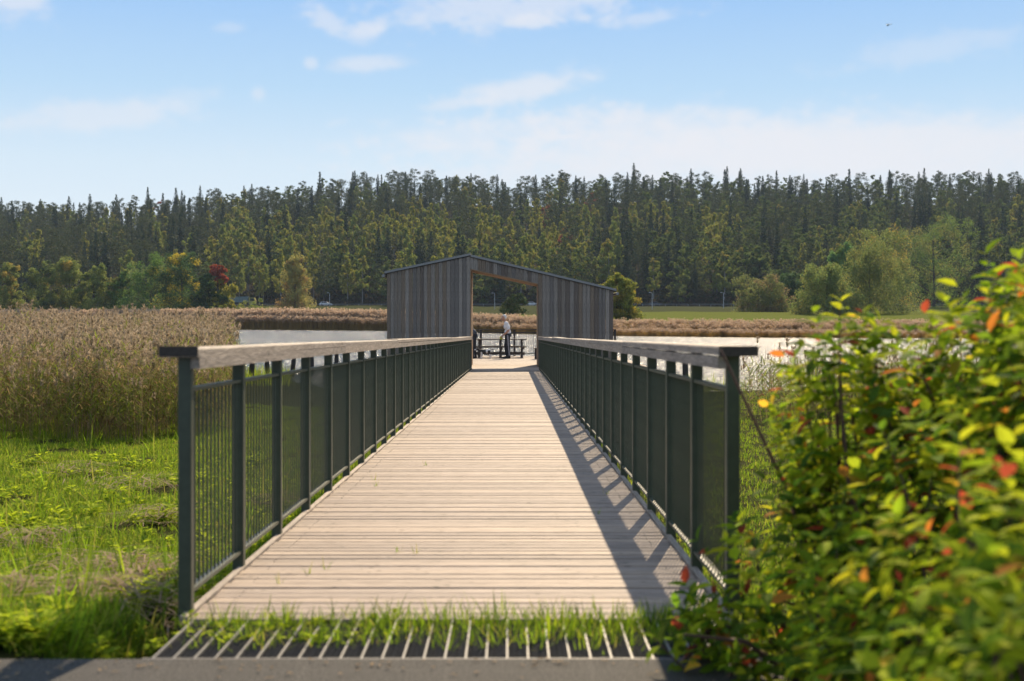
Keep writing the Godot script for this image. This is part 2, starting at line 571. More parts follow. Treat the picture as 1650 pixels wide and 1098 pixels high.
func make_materials() -> void:
	var grain := noise_image(512, 21, 0.03, 5, 0.62, 1.0)
	var patch := noise_image(512, 33, 0.008, 3, 0.84, 1.06)
	for y in 512:
		for x in 512:
			grain.set_pixel(x, y, grain.get_pixel(x, y) * patch.get_pixel(x, y).r)
	for i in 15:
		var kx := rng.randi() % 512
		var ky := rng.randi() % 512
		var rx := rng.randf_range(1.6, 3.6)
		var ry := rng.randf_range(22.0, 52.0)
		for y in range(int(-ry), int(ry) + 1):
			for x in range(int(-rx) - 1, int(rx) + 2):
				var q := x * x / (rx * rx) + y * y / (ry * ry)
				if q < 1.0:
					var at := Vector2i(posmod(kx + x, 512), posmod(ky + y, 512))
					grain.set_pixelv(at, grain.get_pixelv(at) * lerpf(0.66, 0.95, q))
	var g_tex := tex(grain)
	var fine := tex(noise_image(256, 22, 0.08, 4, 0.0, 1.0))
	var speck_im := noise_image(512, 23, 0.07, 4, 0.2, 1.5)
	var speck := tex(speck_im)
	M.speck = speck
	M.deck = []
	for c in [[0.42, 0.325, 0.26], [0.46, 0.355, 0.28], [0.38, 0.295, 0.24], [0.44, 0.345, 0.285], [0.35, 0.27, 0.218], [0.49, 0.375, 0.29]]:
		for k in 3:
			var dm := grained(lin(c[0] * 1.25, c[1] * 1.25, c[2] * 1.25), g_tex, fine, Vector3(0.35, 5.0, 6.3), 0.75)
			dm.uv1_offset = Vector3(rng.randf(), rng.randf(), rng.randf())
			M.deck.append(dm)
	M.cap = []
	for c in [[0.46, 0.37, 0.295], [0.42, 0.34, 0.275], [0.49, 0.385, 0.30]]:
		M.cap.append(grained(lin(c[0] * 1.2, c[1] * 1.2, c[2] * 1.2), g_tex, fine, Vector3(7.0, 7.0, 0.35), 0.75))
	M.end_grain = grained(lin(0.085, 0.066, 0.052), g_tex, null, Vector3(9, 9, 9))
	M.clad = []
	for c in [[0.30, 0.245, 0.20], [0.36, 0.305, 0.26], [0.21, 0.165, 0.135], [0.30, 0.225, 0.165], [0.42, 0.36, 0.31], [0.25, 0.215, 0.19]]:
		M.clad.append(grained(lin(c[0] * 1.2, c[1] * 1.2, c[2] * 1.2), g_tex, fine, Vector3(8.0, 0.4, 8.0), 0.8))
	M.lining = []
	for c in [[0.42, 0.26, 0.14], [0.38, 0.23, 0.12]]:
		M.lining.append(grained(lin(c[0] * 1.2, c[1] * 1.2, c[2] * 1.2), g_tex, fine, Vector3(6, 0.6, 6), 0.7))
	M.dark_wood = grained(lin(0.075, 0.06, 0.05), g_tex, fine, Vector3(6, 0.8, 6), 0.8)
	M.table_wood = grained(lin(0.16, 0.125, 0.10), g_tex, fine, Vector3(0.6, 6, 6), 0.8)
	M.steel = grained(lin(0.048, 0.062, 0.038), tex(noise_image(256, 25, 0.02, 3, 0.85, 1.0)), null, Vector3(3, 3, 3), 0.42)
	M.zinc = mat(lin(0.2, 0.19, 0.18), 0.6, 0.3)
	M.flash = mat(lin(0.24, 0.235, 0.23), 0.6, 0.2)
	M.felt = grained(lin(0.06, 0.06, 0.065), speck, null, Vector3(4, 4, 4), 0.9)
	M.asphalt = grained(lin(0.085, 0.077, 0.07), speck, tex(noise_image(512, 24, 0.3, 2, 0.0, 1.0)), Vector3(2.2, 2.2, 2.2), 0.85)
	M.asphalt.heightmap_scale = 0.8
	M.far_asphalt = grained(lin(0.085, 0.077, 0.07), speck, null, Vector3(0.3, 0.3, 0.3), 0.8)
	M.ground = grained(Color(1, 1, 1), tex(noise_image(512, 27, 0.05, 5, 0.55, 1.0)), null, Vector3(0.35, 0.35, 0.35), 0.95)
	M.ground.vertex_color_use_as_albedo = true
	M.ground.metallic_specular = 0.05
	M.leaf = leafy(1.0, 0.75)
	M.needle = leafy(0.5, 0.8)
	M.dry = leafy(0.95, 0.8)
	M.bark = grained(lin(0.075, 0.06, 0.05), speck, null, Vector3(2, 0.7, 2), 0.9)
	M.pine_bark = grained(lin(0.16, 0.085, 0.05), speck, null, Vector3(2, 0.7, 2), 0.9)
	M.birch_bark = grained(lin(0.50, 0.48, 0.44), tex(noise_image(256, 29, 0.05, 4, 0.3, 1.1)), null, Vector3(0.6, 1.6, 0.6), 0.8)
	M.twig = mat(lin(0.10, 0.05, 0.035), 0.7)
	M.skin = mat(lin(0.42, 0.24, 0.17), 0.55)
	M.white_hair = mat(lin(0.62, 0.60, 0.57), 0.7)
	M.shirt = mat(lin(0.66, 0.65, 0.65), 0.85)
	M.black_cloth = mat(lin(0.014, 0.015, 0.02), 0.8)
	M.grey_cloth = mat(lin(0.30, 0.30, 0.32), 0.8)
	var dots := noise_image(128, 31, 0.12, 2, -0.5, 1.6)
	M.print_cloth = grained(lin(0.16, 0.18, 0.22), tex(dots), null, Vector3(5, 5, 5), 0.85)
	M.glove = mat(lin(0.42, 0.45, 0.05), 0.7)
	M.glass = mat(lin(0.02, 0.025, 0.03), 0.08)
	M.tyre = mat(lin(0.015, 0.015, 0.015), 0.85)
	M.white_paint = mat(lin(0.72, 0.74, 0.76), 0.25)
	M.dark_paint = mat(lin(0.06, 0.075, 0.10), 0.25)
	M.lamp_pole = mat(lin(0.42, 0.43, 0.44), 0.5, 0.4)

func setting() -> void:
	# one sheet of ground from behind the camera to past the hill
	var xs := []
	var x := 0.0
	var step := 0.4
	while x < 700.0:
		xs.append(x)
		if x > 6.0: step *= 1.09
		x += minf(step, 14.0)
	var all := []
	for i in range(xs.size() - 1, 0, -1): all.append(-xs[i])
	all.append_array(xs)
	var ds := [-60.0, -20.0, 0.0, 3.0, 4.38]
	var d := 4.42
	step = 0.25
	while d < 1150.0:
		ds.append(d)
		if d > 9.0: step = minf(step * 1.05, 7.0)
		d += step
	var mb := MB.new()
	var pts := []
	var cols := []
	for dd in ds:
		var row := []
		var crow := []
		for xx in all:
			row.append(Vector3(xx, height(xx, dd), -dd))
			var c := Color(0.055, 0.06, 0.02)
			if dd > near_shore(xx) and dd < 160.0: c = Color(0.05, 0.045, 0.03)
			elif dd >= 160.0 and dd < 325.0: c = Color(0.17, 0.20, 0.03)
			elif dd >= 325.0 and dd < 478.0: c = Color(0.075, 0.088, 0.028)
			elif dd >= 478.0: c = Color(0.06, 0.05, 0.028)
			crow.append(c)
		pts.append(row); cols.append(crow)
	for i in ds.size() - 1:
		for j in all.size() - 1:
			mb.cur = cols[i][j]
			mb.quad_out(pts[i][j], pts[i + 1][j], pts[i + 1][j + 1], pts[i][j + 1], Vector3.UP)
	var am := mb.mesh(M.ground)
	var st := SurfaceTool.new()     # smooth normals
	st.create_from(am, 0)
	st.index()
	st.generate_normals()
	var smooth := st.commit()
	smooth.surface_set_material(0, M.ground)
	var ground := part("ground", smooth, self)
	tag(ground, "grassy lake shore and hillside under everything", "ground", "", "structure")

	var road := MB.new()
	road.box(Vector3(0, -0.06, 14.0 - 4.44), Vector3(80, 0.12, 28.0))
	tag(part("road", road.mesh(M.asphalt), self), "grey asphalt path in front of the boardwalk", "road", "", "structure")

	var lake := PlaneMesh.new()
	lake.size = Vector2(900, 400)
	var wm := mat(lin(0.03, 0.038, 0.04), 0.23)
	wm.metallic_specular = 0.5
	var nz := FastNoiseLite.new()
	nz.seed = 41
	nz.frequency = 0.035
	nz.fractal_octaves = 4
	var wi := nz.get_seamless_image(512, 512)
	wi.bump_map_to_normal_map(30.0)
	wm.normal_enabled = true
	wm.normal_texture = tex(wi)
	wm.normal_scale = 1.0
	wm.uv1_triplanar = true
	wm.uv1_world_triplanar = true
	wm.uv1_scale = Vector3(0.16, 0.16, 0.03)
	lake.material = wm
	var lk := part("lake", lake, self, Vector3(0, WATER, -36.0 - 200.0))
	tag(lk, "rippled lake water glittering in the low sun", "lake", "", "structure")

	var far := MB.new()
	far.box(Vector3(0, 6.02, -485.0), Vector3(900, 0.2, 8.0))
	tag(part("far_road", far.mesh(M.far_asphalt), self), "country road along the foot of the wooded hill", "road", "", "structure")

# ---------------------------------------------------------------- boardwalk
func plank_mesh(len_: float, w: float, t: float, m: Material = null) -> ArrayMesh:   # along x, top at y = 0
	var mb := MB.new()
	var b := 0.0025
	mb.prism([Vector2(-t, -w * 0.5), Vector2(-b, -w * 0.5), Vector2(0, -w * 0.5 + b), Vector2(0, w * 0.5 - b), Vector2(-b, w * 0.5), Vector2(-t, w * 0.5)], -len_ * 0.5, len_ * 0.5)
	return mb.mesh(m)

func along(o: Node3D) -> void:   # a root whose local -z runs down the ramp
	o.position = Vector3(0, 0, -D0)
	o.rotation.x = -atan(SLOPE)

const BAYS := 36
const BAY := 1.0

func bridge() -> void:
	var walk := thing("boardwalk", "pale weathered plank boardwalk running out to the shelter", "boardwalk")
	along(walk)
	var meshes := []
	for i in 4: meshes.append(plank_mesh(2.0, 0.0965 - 0.0012 * i, 0.028))
	var z := 0.0
	var total := BAYS * BAY - 0.1
	var k := 0
	var rest := MB.new()
	while z < total:
		var w := 0.104
		var at := Vector3(-0.2 + rng.randf_range(-0.006, 0.006), rng.randf_range(-0.0025, 0.0015), -z - w * 0.5)
		var turn := Basis(Vector3.UP, rng.randf_range(-0.0012, 0.0012)) * Basis(Vector3.RIGHT, rng.randf_range(-0.012, 0.012))
		if k < 300:
			part("plank", meshes[rng.randi() % 4], walk, at, turn, M.deck[rng.randi() % 18])
		else:
			rest.box(at + Vector3(0, -0.014, 0), Vector3(2.0, 0.028, 0.096), turn)
		z += w + rng.randf_range(0.0008, 0.0036)
		k += 1
	var rp := part("planks", rest.mesh(M.deck[0]), walk)
	rp.set_meta("kind", "stuff")
	var screws := MB.new()
	for i in 150:
		for s in [-1.1, 0.7]:
			for e in [-0.026, 0.026]:
				var c := Vector3(s + rng.randf_range(-0.006, 0.006), 0.0012, -0.052 - i * 0.1062 + e)
				screws.tube([c - Vector3(0, 0.006, 0), c], [0.003, 0.003], 6)
	part("screws", screws.mesh(mat(lin(0.16, 0.14, 0.12), 0.6)), walk).set_meta("kind", "stuff")
	for s in [-1.0, -0.2, 0.6]:
		var b := MB.new()
		b.box(Vector3(s, -0.14, -total * 0.5 - 0.06), Vector3(0.1, 0.2, total - 0.1))
		part("joist", b.mesh(M.dark_wood), walk)
	var edge := MB.new()
	edge.box(Vector3.ZERO, Vector3(0.03, 0.034, 2.98))
	var em := edge.mesh(null)
	for s in [-1.218, 0.818]:
		for i in 12:
			part("edge_board", em, walk, Vector3(s, -0.008, -1.5 - i * 3.0 + rng.randf_range(-0.002, 0.002)), Basis.IDENTITY, M.cap[rng.randi() % 3])
	for i in 9:
		for s in [-1.0, 0.6]:
			var p := MB.new()
			p.tube([Vector3(s, -2.2, -1.0 - i * 4.2), Vector3(s, -0.24, -1.0 - i * 4.2)], [0.09, 0.085], 8)
			part("pile", p.mesh(M.dark_wood), walk)
	railing("railing", "green steel railing with timber cap beside the tall reeds", -1.235, 1.0)
	railing("railing", "green steel railing with timber cap behind the leafy shrub", 0.835, -1.0)

	# steel grate between road and boardwalk
	var gr := thing("steel_grate", "galvanised steel grate at the foot of the boardwalk with weeds growing through", "grate", Vector3(0, 0, -4.45))
	var bar := MB.new()
	bar.box(Vector3(0, -0.022, -0.335), Vector3(0.006, 0.04, 0.66))
	var bm := bar.mesh(M.zinc)
	var xx := -1.18
	while xx < 0.82:
		part("bar", bm, gr, Vector3(xx, 0, 0), Basis(Vector3.UP, rng.randf_range(-0.004, 0.004)))
		xx += 0.0685
	var rod := MB.new()
	for i in 30: rod.box(Vector3(-0.18, -0.012, -0.02 - i * 0.0218), Vector3(2.02, 0.005, 0.003))
	part("cross_rods", rod.mesh(M.felt), gr).set_meta("kind", "stuff")
	var frame := MB.new()
	frame.box(Vector3(-0.18, -0.035, 0.002), Vector3(2.06, 0.07, 0.008))
	part("frame", frame.mesh(M.zinc), gr)

func railing(called: String, label: String, x: float, inward: float) -> void:
	var r := thing(called, label, "railing", Vector3.ZERO, "boardwalk railings")
	along(r)
	var post := MB.new()
	post.prism([Vector2(-0.022, -0.025), Vector2(-0.025, -0.022), Vector2(-0.025, 0.022), Vector2(-0.022, 0.025), Vector2(0.022, 0.025), Vector2(0.025, 0.022), Vector2(0.025, -0.022), Vector2(0.022, -0.025)], -0.22, 0.972, 1)
	var pm := post.mesh(M.steel)
	var rail := MB.new()
	rail.box(Vector3.ZERO, Vector3(0.034, 0.014, BAY - 0.052))
	var rm := rail.mesh(M.steel)
	var bar := MB.new()
	bar.box(Vector3.ZERO, Vector3(0.008, 0.755, 0.009))
	var bm := bar.mesh(M.steel)
	var bolt := MB.new()
	bolt.tube([Vector3(0, 0, 0), Vector3(0.008 * inward, 0, 0)], [0.009, 0.007], 6)
	var bolt_m := bolt.mesh(M.dark_wood)
	var rest := MB.new()
	var made := 0
	for i in BAYS + 1:
		var z := -0.125 - i * BAY
		if i == BAYS: z += 0.1
		part("post", pm, r, Vector3(x, 0, z))
		part("bolt", bolt_m, r, Vector3(x + 0.034 * inward, 0.945, z))
		if i == BAYS: break
		var zm := z - BAY * 0.5
		part("top_rail", rm, r, Vector3(x, 0.845, zm))
		part("bottom_rail", rm, r, Vector3(x, 0.075, zm))
		for j in 13:
			var p := Vector3(x, 0.46, z - BAY * (j + 1) / 14.0)
			if made < 300:
				part("baluster", bm, r, p)
				made += 1
			else:
				rest.box(p, Vector3(0.008, 0.755, 0.009))
	part("balusters", rest.mesh(M.steel), r).set_meta("kind", "stuff")
	var z0 := -0.06
	var n := 0
	while z0 > -BAYS * BAY:
		var l := minf(4.15 + 0.4 * rng.randf(), z0 + BAYS * BAY + 0.02)
		var cap := MB.new()
		cap.prism([Vector2(-0.0725, 0.974), Vector2(-0.0725, 1.003), Vector2(-0.067, 1.009), Vector2(0.067, 1.009), Vector2(0.0725, 1.003), Vector2(0.0725, 0.974)], -l * 0.5 + 0.001, l * 0.5 - 0.001, 2)
		var sag := rng.randf_range(-0.006, 0.004)
		part("cap_board", cap.mesh(null), r, Vector3(x - 0.012 * inward, sag, z0 - l * 0.5), Basis(Vector3.RIGHT, rng.randf_range(-0.0022, 0.0022)) * Basis(Vector3.UP, rng.randf_range(-0.001, 0.001)), M.cap[n % 3])
		var under := MB.new()
		under.box(Vector3(x + 0.0445 * inward, 0.947, z0 - l * 0.5 - 0.02), Vector3(0.034, 0.045, l - 0.006))
		part("under_board", under.mesh(M.cap[(n + 1) % 3]), r)
		z0 -= l
		n += 1
	var e := MB.new()
	e.box(Vector3(x - 0.012 * inward, 0.991, -0.057), Vector3(0.147, 0.038, 0.005))
	part("end_cap", e.mesh(M.end_grain), r)

# ---------------------------------------------------------------- shelter, platform and what stands on it
func shelter_and_platform() -> void:
	var pl := thing("platform", "timber platform in the lake under the shelter", "platform", Vector3(0, PLAT, -D0 - BAYS * BAY))
	var pk := plank_mesh(9.4, 0.117, 0.03)
	for i in 134:
		part("plank", pk, pl, Vector3(-0.3, rng.randf_range(-0.002, 0.001), -0.12 - i * 0.121), Basis.IDENTITY, M.deck[rng.randi() % 18])
	var jb := MB.new()
	jb.box(Vector3(-0.3, -0.15, -8.1), Vector3(9.2, 0.2, 16.0))
	part("joist", jb.mesh(M.dark_wood), pl)
	for i in 5:
		for s in [-4.5, -0.3, 3.9]:
			var p := MB.new()
			p.tube([Vector3(s, -2.0, -0.6 - i * 3.6), Vector3(s, -0.2, -0.6 - i * 3.6)], [0.11, 0.1], 8)
			part("pile", p.mesh(M.dark_wood), pl)

	# the shelter: front at GATE, a passage through it, unequal roof slopes that meet over the passage's edge
	var sh := thing("shelter", "weathered grey timber shelter with gabled roof and open passage", "shelter", Vector3(0, PLAT, -GATE))
	var xl := -3.98
	var xr := 3.23
	var ol := -1.32
	var orr := 0.83
	var peak := 3.55
	var left_h := 3.0
	var right_h := 2.45
	var deep := 2.7
	var roof_at := func(xx: float) -> float:
		return lerpf(left_h, peak, (xx - xl) / (ol - xl)) if xx < ol else lerpf(peak - 0.03, right_h, (xx - ol) / (xr - ol))
	var open_at := func(xx: float) -> float:
		return lerpf(3.13, 2.66, (xx - ol) / (orr - ol))
	var w := 0.126
	for face in 2:
		var zf := 0.0 if face == 0 else -deep
		var xx := xl
		while xx < xr - 0.02:
			var ww := minf(w * rng.randf_range(0.86, 1.1), xr - xx)
			if xx < ol and xx + ww > ol - 0.03: ww = ol - xx
			if xx < orr and xx + ww > orr - 0.03 and xx >= ol: ww = orr - xx
			var y0a := 0.02
			var y0b := 0.02
			if xx >= ol - 0.001 and xx < orr - 0.01:
				y0a = open_at.call(xx) ; y0b = open_at.call(xx + ww)
			var b := MB.new()
			var g := 0.004
			b.prism([Vector2(xx + g, y0a), Vector2(xx + ww - g, y0b), Vector2(xx + ww - g, roof_at.call(xx + ww - 0.002) - 0.02), Vector2(xx + g, roof_at.call(xx + 0.002) - 0.02)], zf - 0.012, zf + 0.012, 2)
			part("board", b.mesh(M.clad[rng.randi() % 6]), sh, Vector3(0, 0, rng.randf_range(-0.004, 0.004)))
			xx += ww
	# outer ends and the passage's own walls, of boards too
	for wall in [[xl + 0.02, left_h - 0.04, false], [xr - 0.02, right_h - 0.04, false], [ol - 0.014, 3.12, true], [orr + 0.014, 2.65, true]]:
		var zz := -0.03
		while zz > -deep + 0.05:
			var l := minf(0.14, zz + deep - 0.03)
			var b := MB.new()
			b.box(Vector3(wall[0], wall[1] * 0.5 + 0.01, zz - l * 0.5), Vector3(0.024, wall[1], l - 0.006))
			part("lining_board" if wall[2] else "board", b.mesh(M.lining[rng.randi() % 2] if wall[2] else M.clad[rng.randi() % 6]), sh)
			zz -= l
	var jl := MB.new()
	jl.box(Vector3(ol + 0.012, 1.57, 0.0), Vector3(0.024, 3.1, 0.07))
	part("jamb", jl.mesh(M.lining[0]), sh)
	var jr := MB.new()
	jr.box(Vector3(orr - 0.012, 1.33, 0.0), Vector3(0.024, 2.62, 0.07))
	part("jamb", jr.mesh(M.lining[1]), sh)
	var so := MB.new()
	so.prism([Vector2(ol + 0.004, 3.13), Vector2(orr - 0.004, 2.66), Vector2(orr - 0.004, 2.63), Vector2(ol + 0.004, 3.10)], -deep + 0.03, 0.035, 2)
	part("soffit", so.mesh(M.lining[0]), sh)
	for sl in [[xl - 0.07, left_h - 0.015, ol + 0.004, peak + 0.015], [ol + 0.008, peak - 0.03, xr + 0.09, right_h - 0.022]]:
		var rf := MB.new()
		rf.prism([Vector2(sl[0], sl[1] - 0.02), Vector2(sl[2], sl[3] - 0.02), Vector2(sl[2], sl[3] + 0.06), Vector2(sl[0], sl[1] + 0.06)], -deep - 0.08, 0.05, 2)
		var roof := part("roof", rf.mesh(M.felt), sh)
		var ef := MB.new()
		ef.prism([Vector2(sl[0], sl[1] - 0.005), Vector2(sl[2], sl[3] - 0.005), Vector2(sl[2], sl[3] + 0.066), Vector2(sl[0], sl[1] + 0.066)], 0.052, 0.06, 2)
		part("edge_flashing", ef.mesh(M.flash), roof)
	for g in [[xl - 0.1, left_h - 0.09], [xr + 0.12, right_h - 0.11]]:
		var gt := MB.new()
		gt.tube([Vector3(g[0], g[1], 0.1), Vector3(g[0], g[1], -deep - 0.1)], [0.05, 0.05], 8)
		part("gutter", gt.mesh(M.flash), sh)

	# railing at the far edge of the platform
	var er := thing("railing", "dark timber railing with thin bars along the platform's lake edge", "railing", Vector3(0, PLAT, -57.0))
	var cap := MB.new()
	cap.box(Vector3(-0.3, 1.1, 0), Vector3(9.3, 0.04, 0.14))
	part("cap_board", cap.mesh(M.dark_wood), er)
	var cb := MB.new()
	cb.box(Vector3(-0.3, 0.99, 0), Vector3(9.3, 0.045, 0.05))
	part("top_rail", cb.mesh(M.dark_wood), er)
	var lb := MB.new()
	lb.box(Vector3(-0.3, 0.1, 0), Vector3(9.3, 0.03, 0.04))
	part("bottom_rail", lb.mesh(M.steel), er)
	var bar := MB.new()
	bar.box(Vector3(0, 0.54, 0), Vector3(0.012, 0.86, 0.012))
	var bm := bar.mesh(M.steel)
	var pb := MB.new()
	pb.box(Vector3(0, 0.54, 0), Vector3(0.09, 1.08, 0.09))
	var pm := pb.mesh(M.dark_wood)
	for i in 94:
		var x := -4.9 + i * 0.1
		if i % 14 == 8: part("post", pm, er, Vector3(x, 0, 0))
		else: part("baluster", bm, er, Vector3(x, 0, 0))

	# picnic table
	var tb := thing("picnic_table", "brown timber picnic table with benches behind the man in the white shirt", "table", Vector3(-0.46, PLAT, -54.6))
	for i in 5:
		var b := MB.new()
		b.box(Vector3(0, 0.735, -0.3 + i * 0.15), Vector3(2.05, 0.04, 0.135))
		part("top_board", b.mesh(M.table_wood), tb)
	for s in [-1.0, 1.0]:
		for i in 2:
			var b := MB.new()
			b.box(Vector3(0, 0.435, s * (0.62 + 0.14 * i)), Vector3(2.05, 0.045, 0.125))
			part("bench_board", b.mesh(M.table_wood), tb)
	for x in [-0.85, 0.0, 0.85]:
		for s in [-1.0, 1.0]:
			var l := MB.new()
			l.tube([Vector3(x, 0.0, s * 0.6), Vector3(x, 0.712, s * 0.2)], [0.05, 0.05], 4)
			part("leg", l.mesh(M.table_wood), tb)
		var cr := MB.new()
		cr.box(Vector3(x + 0.06, 0.39, 0), Vector3(0.045, 0.09, 1.5))
		part("cross_beam", cr.mesh(M.table_wood), tb)
	for s in [-1.0, 1.0]:
		var sk := MB.new()
		sk.box(Vector3(0.0, 0.17, s * 0.56), Vector3(1.95, 0.09, 0.045))
		part("stretcher", sk.mesh(M.table_wood), tb)

	# a low timber box bench against the shelter
	var bx := thing("box_bench", "low dark timber box bench beside the passage", "bench", Vector3(0.98, PLAT, -52.5))
	for i in 4:
		var b := MB.new()
		b.box(Vector3(0.2, 0.06 + i * 0.1, 0), Vector3(0.62, 0.092, 0.5))
		part("side_board", b.mesh(M.dark_wood), bx)
	for i in 4:
		var b := MB.new()
		b.box(Vector3(0.2, 0.425, -0.2 + i * 0.13), Vector3(0.68, 0.03, 0.122))
		part("seat_board", b.mesh(M.table_wood), bx)

# ---------------------------------------------------------------- people and dog
func tapered(a: Vector3, b: Vector3, ra: float, rb: float, region: int) -> Array:
	return [a, b, ra, rb, region]

func hand_bones(list: Array, wrist: Vector3, palm: Vector3, fwd: Vector3, side: Vector3, region: int) -> void:
	list.append([wrist, palm, 0.026, 0.034, region])
	for i in 4:
		var root := palm + side * (i - 1.5) * 0.019
		var mid := root + fwd * (0.045 - 0.004 * absf(i - 1.3))
		var tip := mid + (fwd * 0.5 + Vector3.DOWN).normalized() * 0.035
		list.append([root, mid, 0.011, 0.010, region])
		list.append([mid, tip, 0.010, 0.008, region])
	var th := wrist.lerp(palm, 0.5) + side * 0.035
	list.append([th, th + (fwd + side * 0.6).normalized() * 0.055, 0.013, 0.010, region])

func people() -> void:
	# the man: faces towards -x, head bowed, both hands before him
	var man := thing("person", "person in white t-shirt and dark striped track trousers looking down at the dog", "person", Vector3(-0.19, PLAT, -53.3))
	var b := []
	for s in [-1.0, 1.0]:
		var off: float = 0.05 * s
		b.append([Vector3(0.02, 0.92, 0.085 * s), Vector3(0.0 + off, 0.5, 0.095 * s), 0.098, 0.068, 1])
		b.append([Vector3(0.0 + off, 0.5, 0.095 * s), Vector3(0.035 + off, 0.1, 0.1 * s), 0.068, 0.05, 1])
		b.append([Vector3(0.045 + off, 0.045, 0.1 * s), Vector3(-0.15 + off, 0.032, 0.115 * s), 0.045, 0.034, 2])
		b.append([Vector3(-0.02, 1.375, 0.165 * s), Vector3(0.05, 1.17, 0.21 * s), 0.066, 0.056, 0])       # sleeve
		b.append([Vector3(0.05, 1.17, 0.21 * s), Vector3(0.055, 1.1, 0.21 * s), 0.043, 0.041, 3])
		b.append([Vector3(0.055, 1.1, 0.21 * s), Vector3(-0.14, 0.93, 0.12 * s), 0.041, 0.029, 3])
		hand_bones(b, Vector3(-0.14, 0.93, 0.12 * s), Vector3(-0.2, 0.87, 0.085 * s), Vector3(-0.5, -0.8, -0.2 * s).normalized(), Vector3(0, 0, 1), 3)
	b.append([Vector3(0.03, 0.93, -0.03), Vector3(0.03, 0.93, 0.03), 0.135, 0.135, 1])
	b.append([Vector3(0.02, 1.04, -0.045), Vector3(0.02, 1.04, 0.045), 0.125, 0.125, 0])
	b.append([Vector3(-0.01, 1.24, -0.08), Vector3(-0.01, 1.24, 0.08), 0.125, 0.125, 0])
	b.append([Vector3(-0.03, 1.36, -0.11), Vector3(-0.03, 1.36, 0.11), 0.085, 0.085, 0])
	b.append([Vector3(-0.05, 1.4, 0), Vector3(-0.11, 1.52, 0), 0.058, 0.052, 3])
	b.append([Vector3(-0.13, 1.62, 0), Vector3(-0.17, 1.565, 0), 0.09, 0.07, 3])       # skull and jaw
	b.append([Vector3(-0.215, 1.575, 0), Vector3(-0.25, 1.55, 0), 0.016, 0.013, 3])    # nose
	b.append([Vector3(-0.2, 1.515, 0), Vector3(-0.215, 1.51, 0), 0.035, 0.03, 3])      # chin and mouth
	for s in [-1.0, 1.0]: b.append([Vector3(-0.12, 1.6, 0.088 * s), Vector3(-0.115, 1.565, 0.09 * s), 0.016, 0.012, 3])
	part("body", body_mesh(b, [M.shirt, M.black_cloth, M.tyre, M.skin], 0.019), man)
	var hair := []
	hair.append([Vector3(-0.105, 1.648, -0.008), Vector3(-0.105, 1.648, 0.008), 0.08, 0.08, 0])
	hair.append([Vector3(-0.075, 1.62, -0.03), Vector3(-0.075, 1.59, 0.03), 0.062, 0.055, 0])
	part("hair", body_mesh(hair, [M.white_hair], 0.018), man)
	var stripe := []
	for s in [-1.0, 1.0]:
		var off: float = 0.05 * s
		stripe.append([Vector3(0.02, 0.9, 0.16 * s), Vector3(0.0 + off, 0.5, 0.145 * s), 0.032, 0.026, 0])
		stripe.append([Vector3(0.0 + off, 0.5, 0.145 * s), Vector3(0.035 + off, 0.12, 0.135 * s), 0.026, 0.024, 0])
	part("trouser_stripe", body_mesh(stripe, [M.grey_cloth], 0.019), man)
	var ball := MB.new()
	var pts := []
	var rad := []
	for i in 7:
		var t := PI * i / 6.0
		pts.append(Vector3(-0.235, 0.81, 0) + Vector3(-0.2, 1, 0).normalized() * -cos(t) * 0.075)
		rad.append(maxf(0.004, sin(t) * 0.06))
	ball.tube(pts, rad, 10, false)
	tag(part("glove_bundle", ball.mesh(M.glove), self, man.position), "yellow-green bundle held in the hands of the person in white", "glove")

	# the second person, bending forward behind the passage's edge
	var two := thing("person", "person in dark patterned shirt and black trousers half hidden by the shelter wall", "person", Vector3(-1.52, PLAT, -53.4))
	b = []
	for s in [-1.0, 1.0]:
		b.append([Vector3(0.04, 0.88, 0.08 * s), Vector3(-0.02 + 0.06 * s, 0.48, 0.09 * s), 0.1, 0.07, 1])
		b.append([Vector3(-0.02 + 0.06 * s, 0.48, 0.09 * s), Vector3(0.04 + 0.06 * s, 0.1, 0.1 * s), 0.07, 0.052, 1])
		b.append([Vector3(0.05 + 0.06 * s, 0.045, 0.1 * s), Vector3(-0.15 + 0.06 * s, 0.032, 0.11 * s), 0.045, 0.035, 1])
		b.append([Vector3(-0.2, 1.22, 0.17 * s), Vector3(-0.24, 0.95, 0.2 * s), 0.062, 0.05, 0])
		b.append([Vector3(-0.24, 0.95, 0.2 * s), Vector3(-0.42, 0.8, 0.16 * s), 0.045, 0.03, 2])
		hand_bones(b, Vector3(-0.42, 0.8, 0.16 * s), Vector3(-0.48, 0.75, 0.14 * s), Vector3(-0.6, -0.8, 0).normalized(), Vector3(0, 0, 1), 2)
	b.append([Vector3(0.04, 0.9, -0.035), Vector3(0.04, 0.9, 0.035), 0.14, 0.14, 1])
	b.append([Vector3(0.0, 1.02, -0.05), Vector3(0.0, 1.02, 0.05), 0.13, 0.13, 0])
	b.append([Vector3(-0.12, 1.17, -0.08), Vector3(-0.12, 1.17, 0.08), 0.13, 0.13, 0])
	b.append([Vector3(-0.2, 1.25, -0.1), Vector3(-0.2, 1.25, 0.1), 0.09, 0.09, 0])
	b.append([Vector3(-0.26, 1.3, 0), Vector3(-0.34, 1.38, 0), 0.058, 0.052, 2])
	b.append([Vector3(-0.37, 1.46, 0), Vector3(-0.42, 1.41, 0), 0.09, 0.07, 2])
	b.append([Vector3(-0.48, 1.42, 0), Vector3(-0.5, 1.39, 0), 0.016, 0.012, 2])
	part("body", body_mesh(b, [M.print_cloth, M.black_cloth, M.skin], 0.02), two)
	part("hair", body_mesh([[Vector3(-0.35, 1.485, -0.01), Vector3(-0.33, 1.45, 0.01), 0.09, 0.085, 0]], [mat(lin(0.12, 0.1, 0.09), 0.7)], 0.018), two)

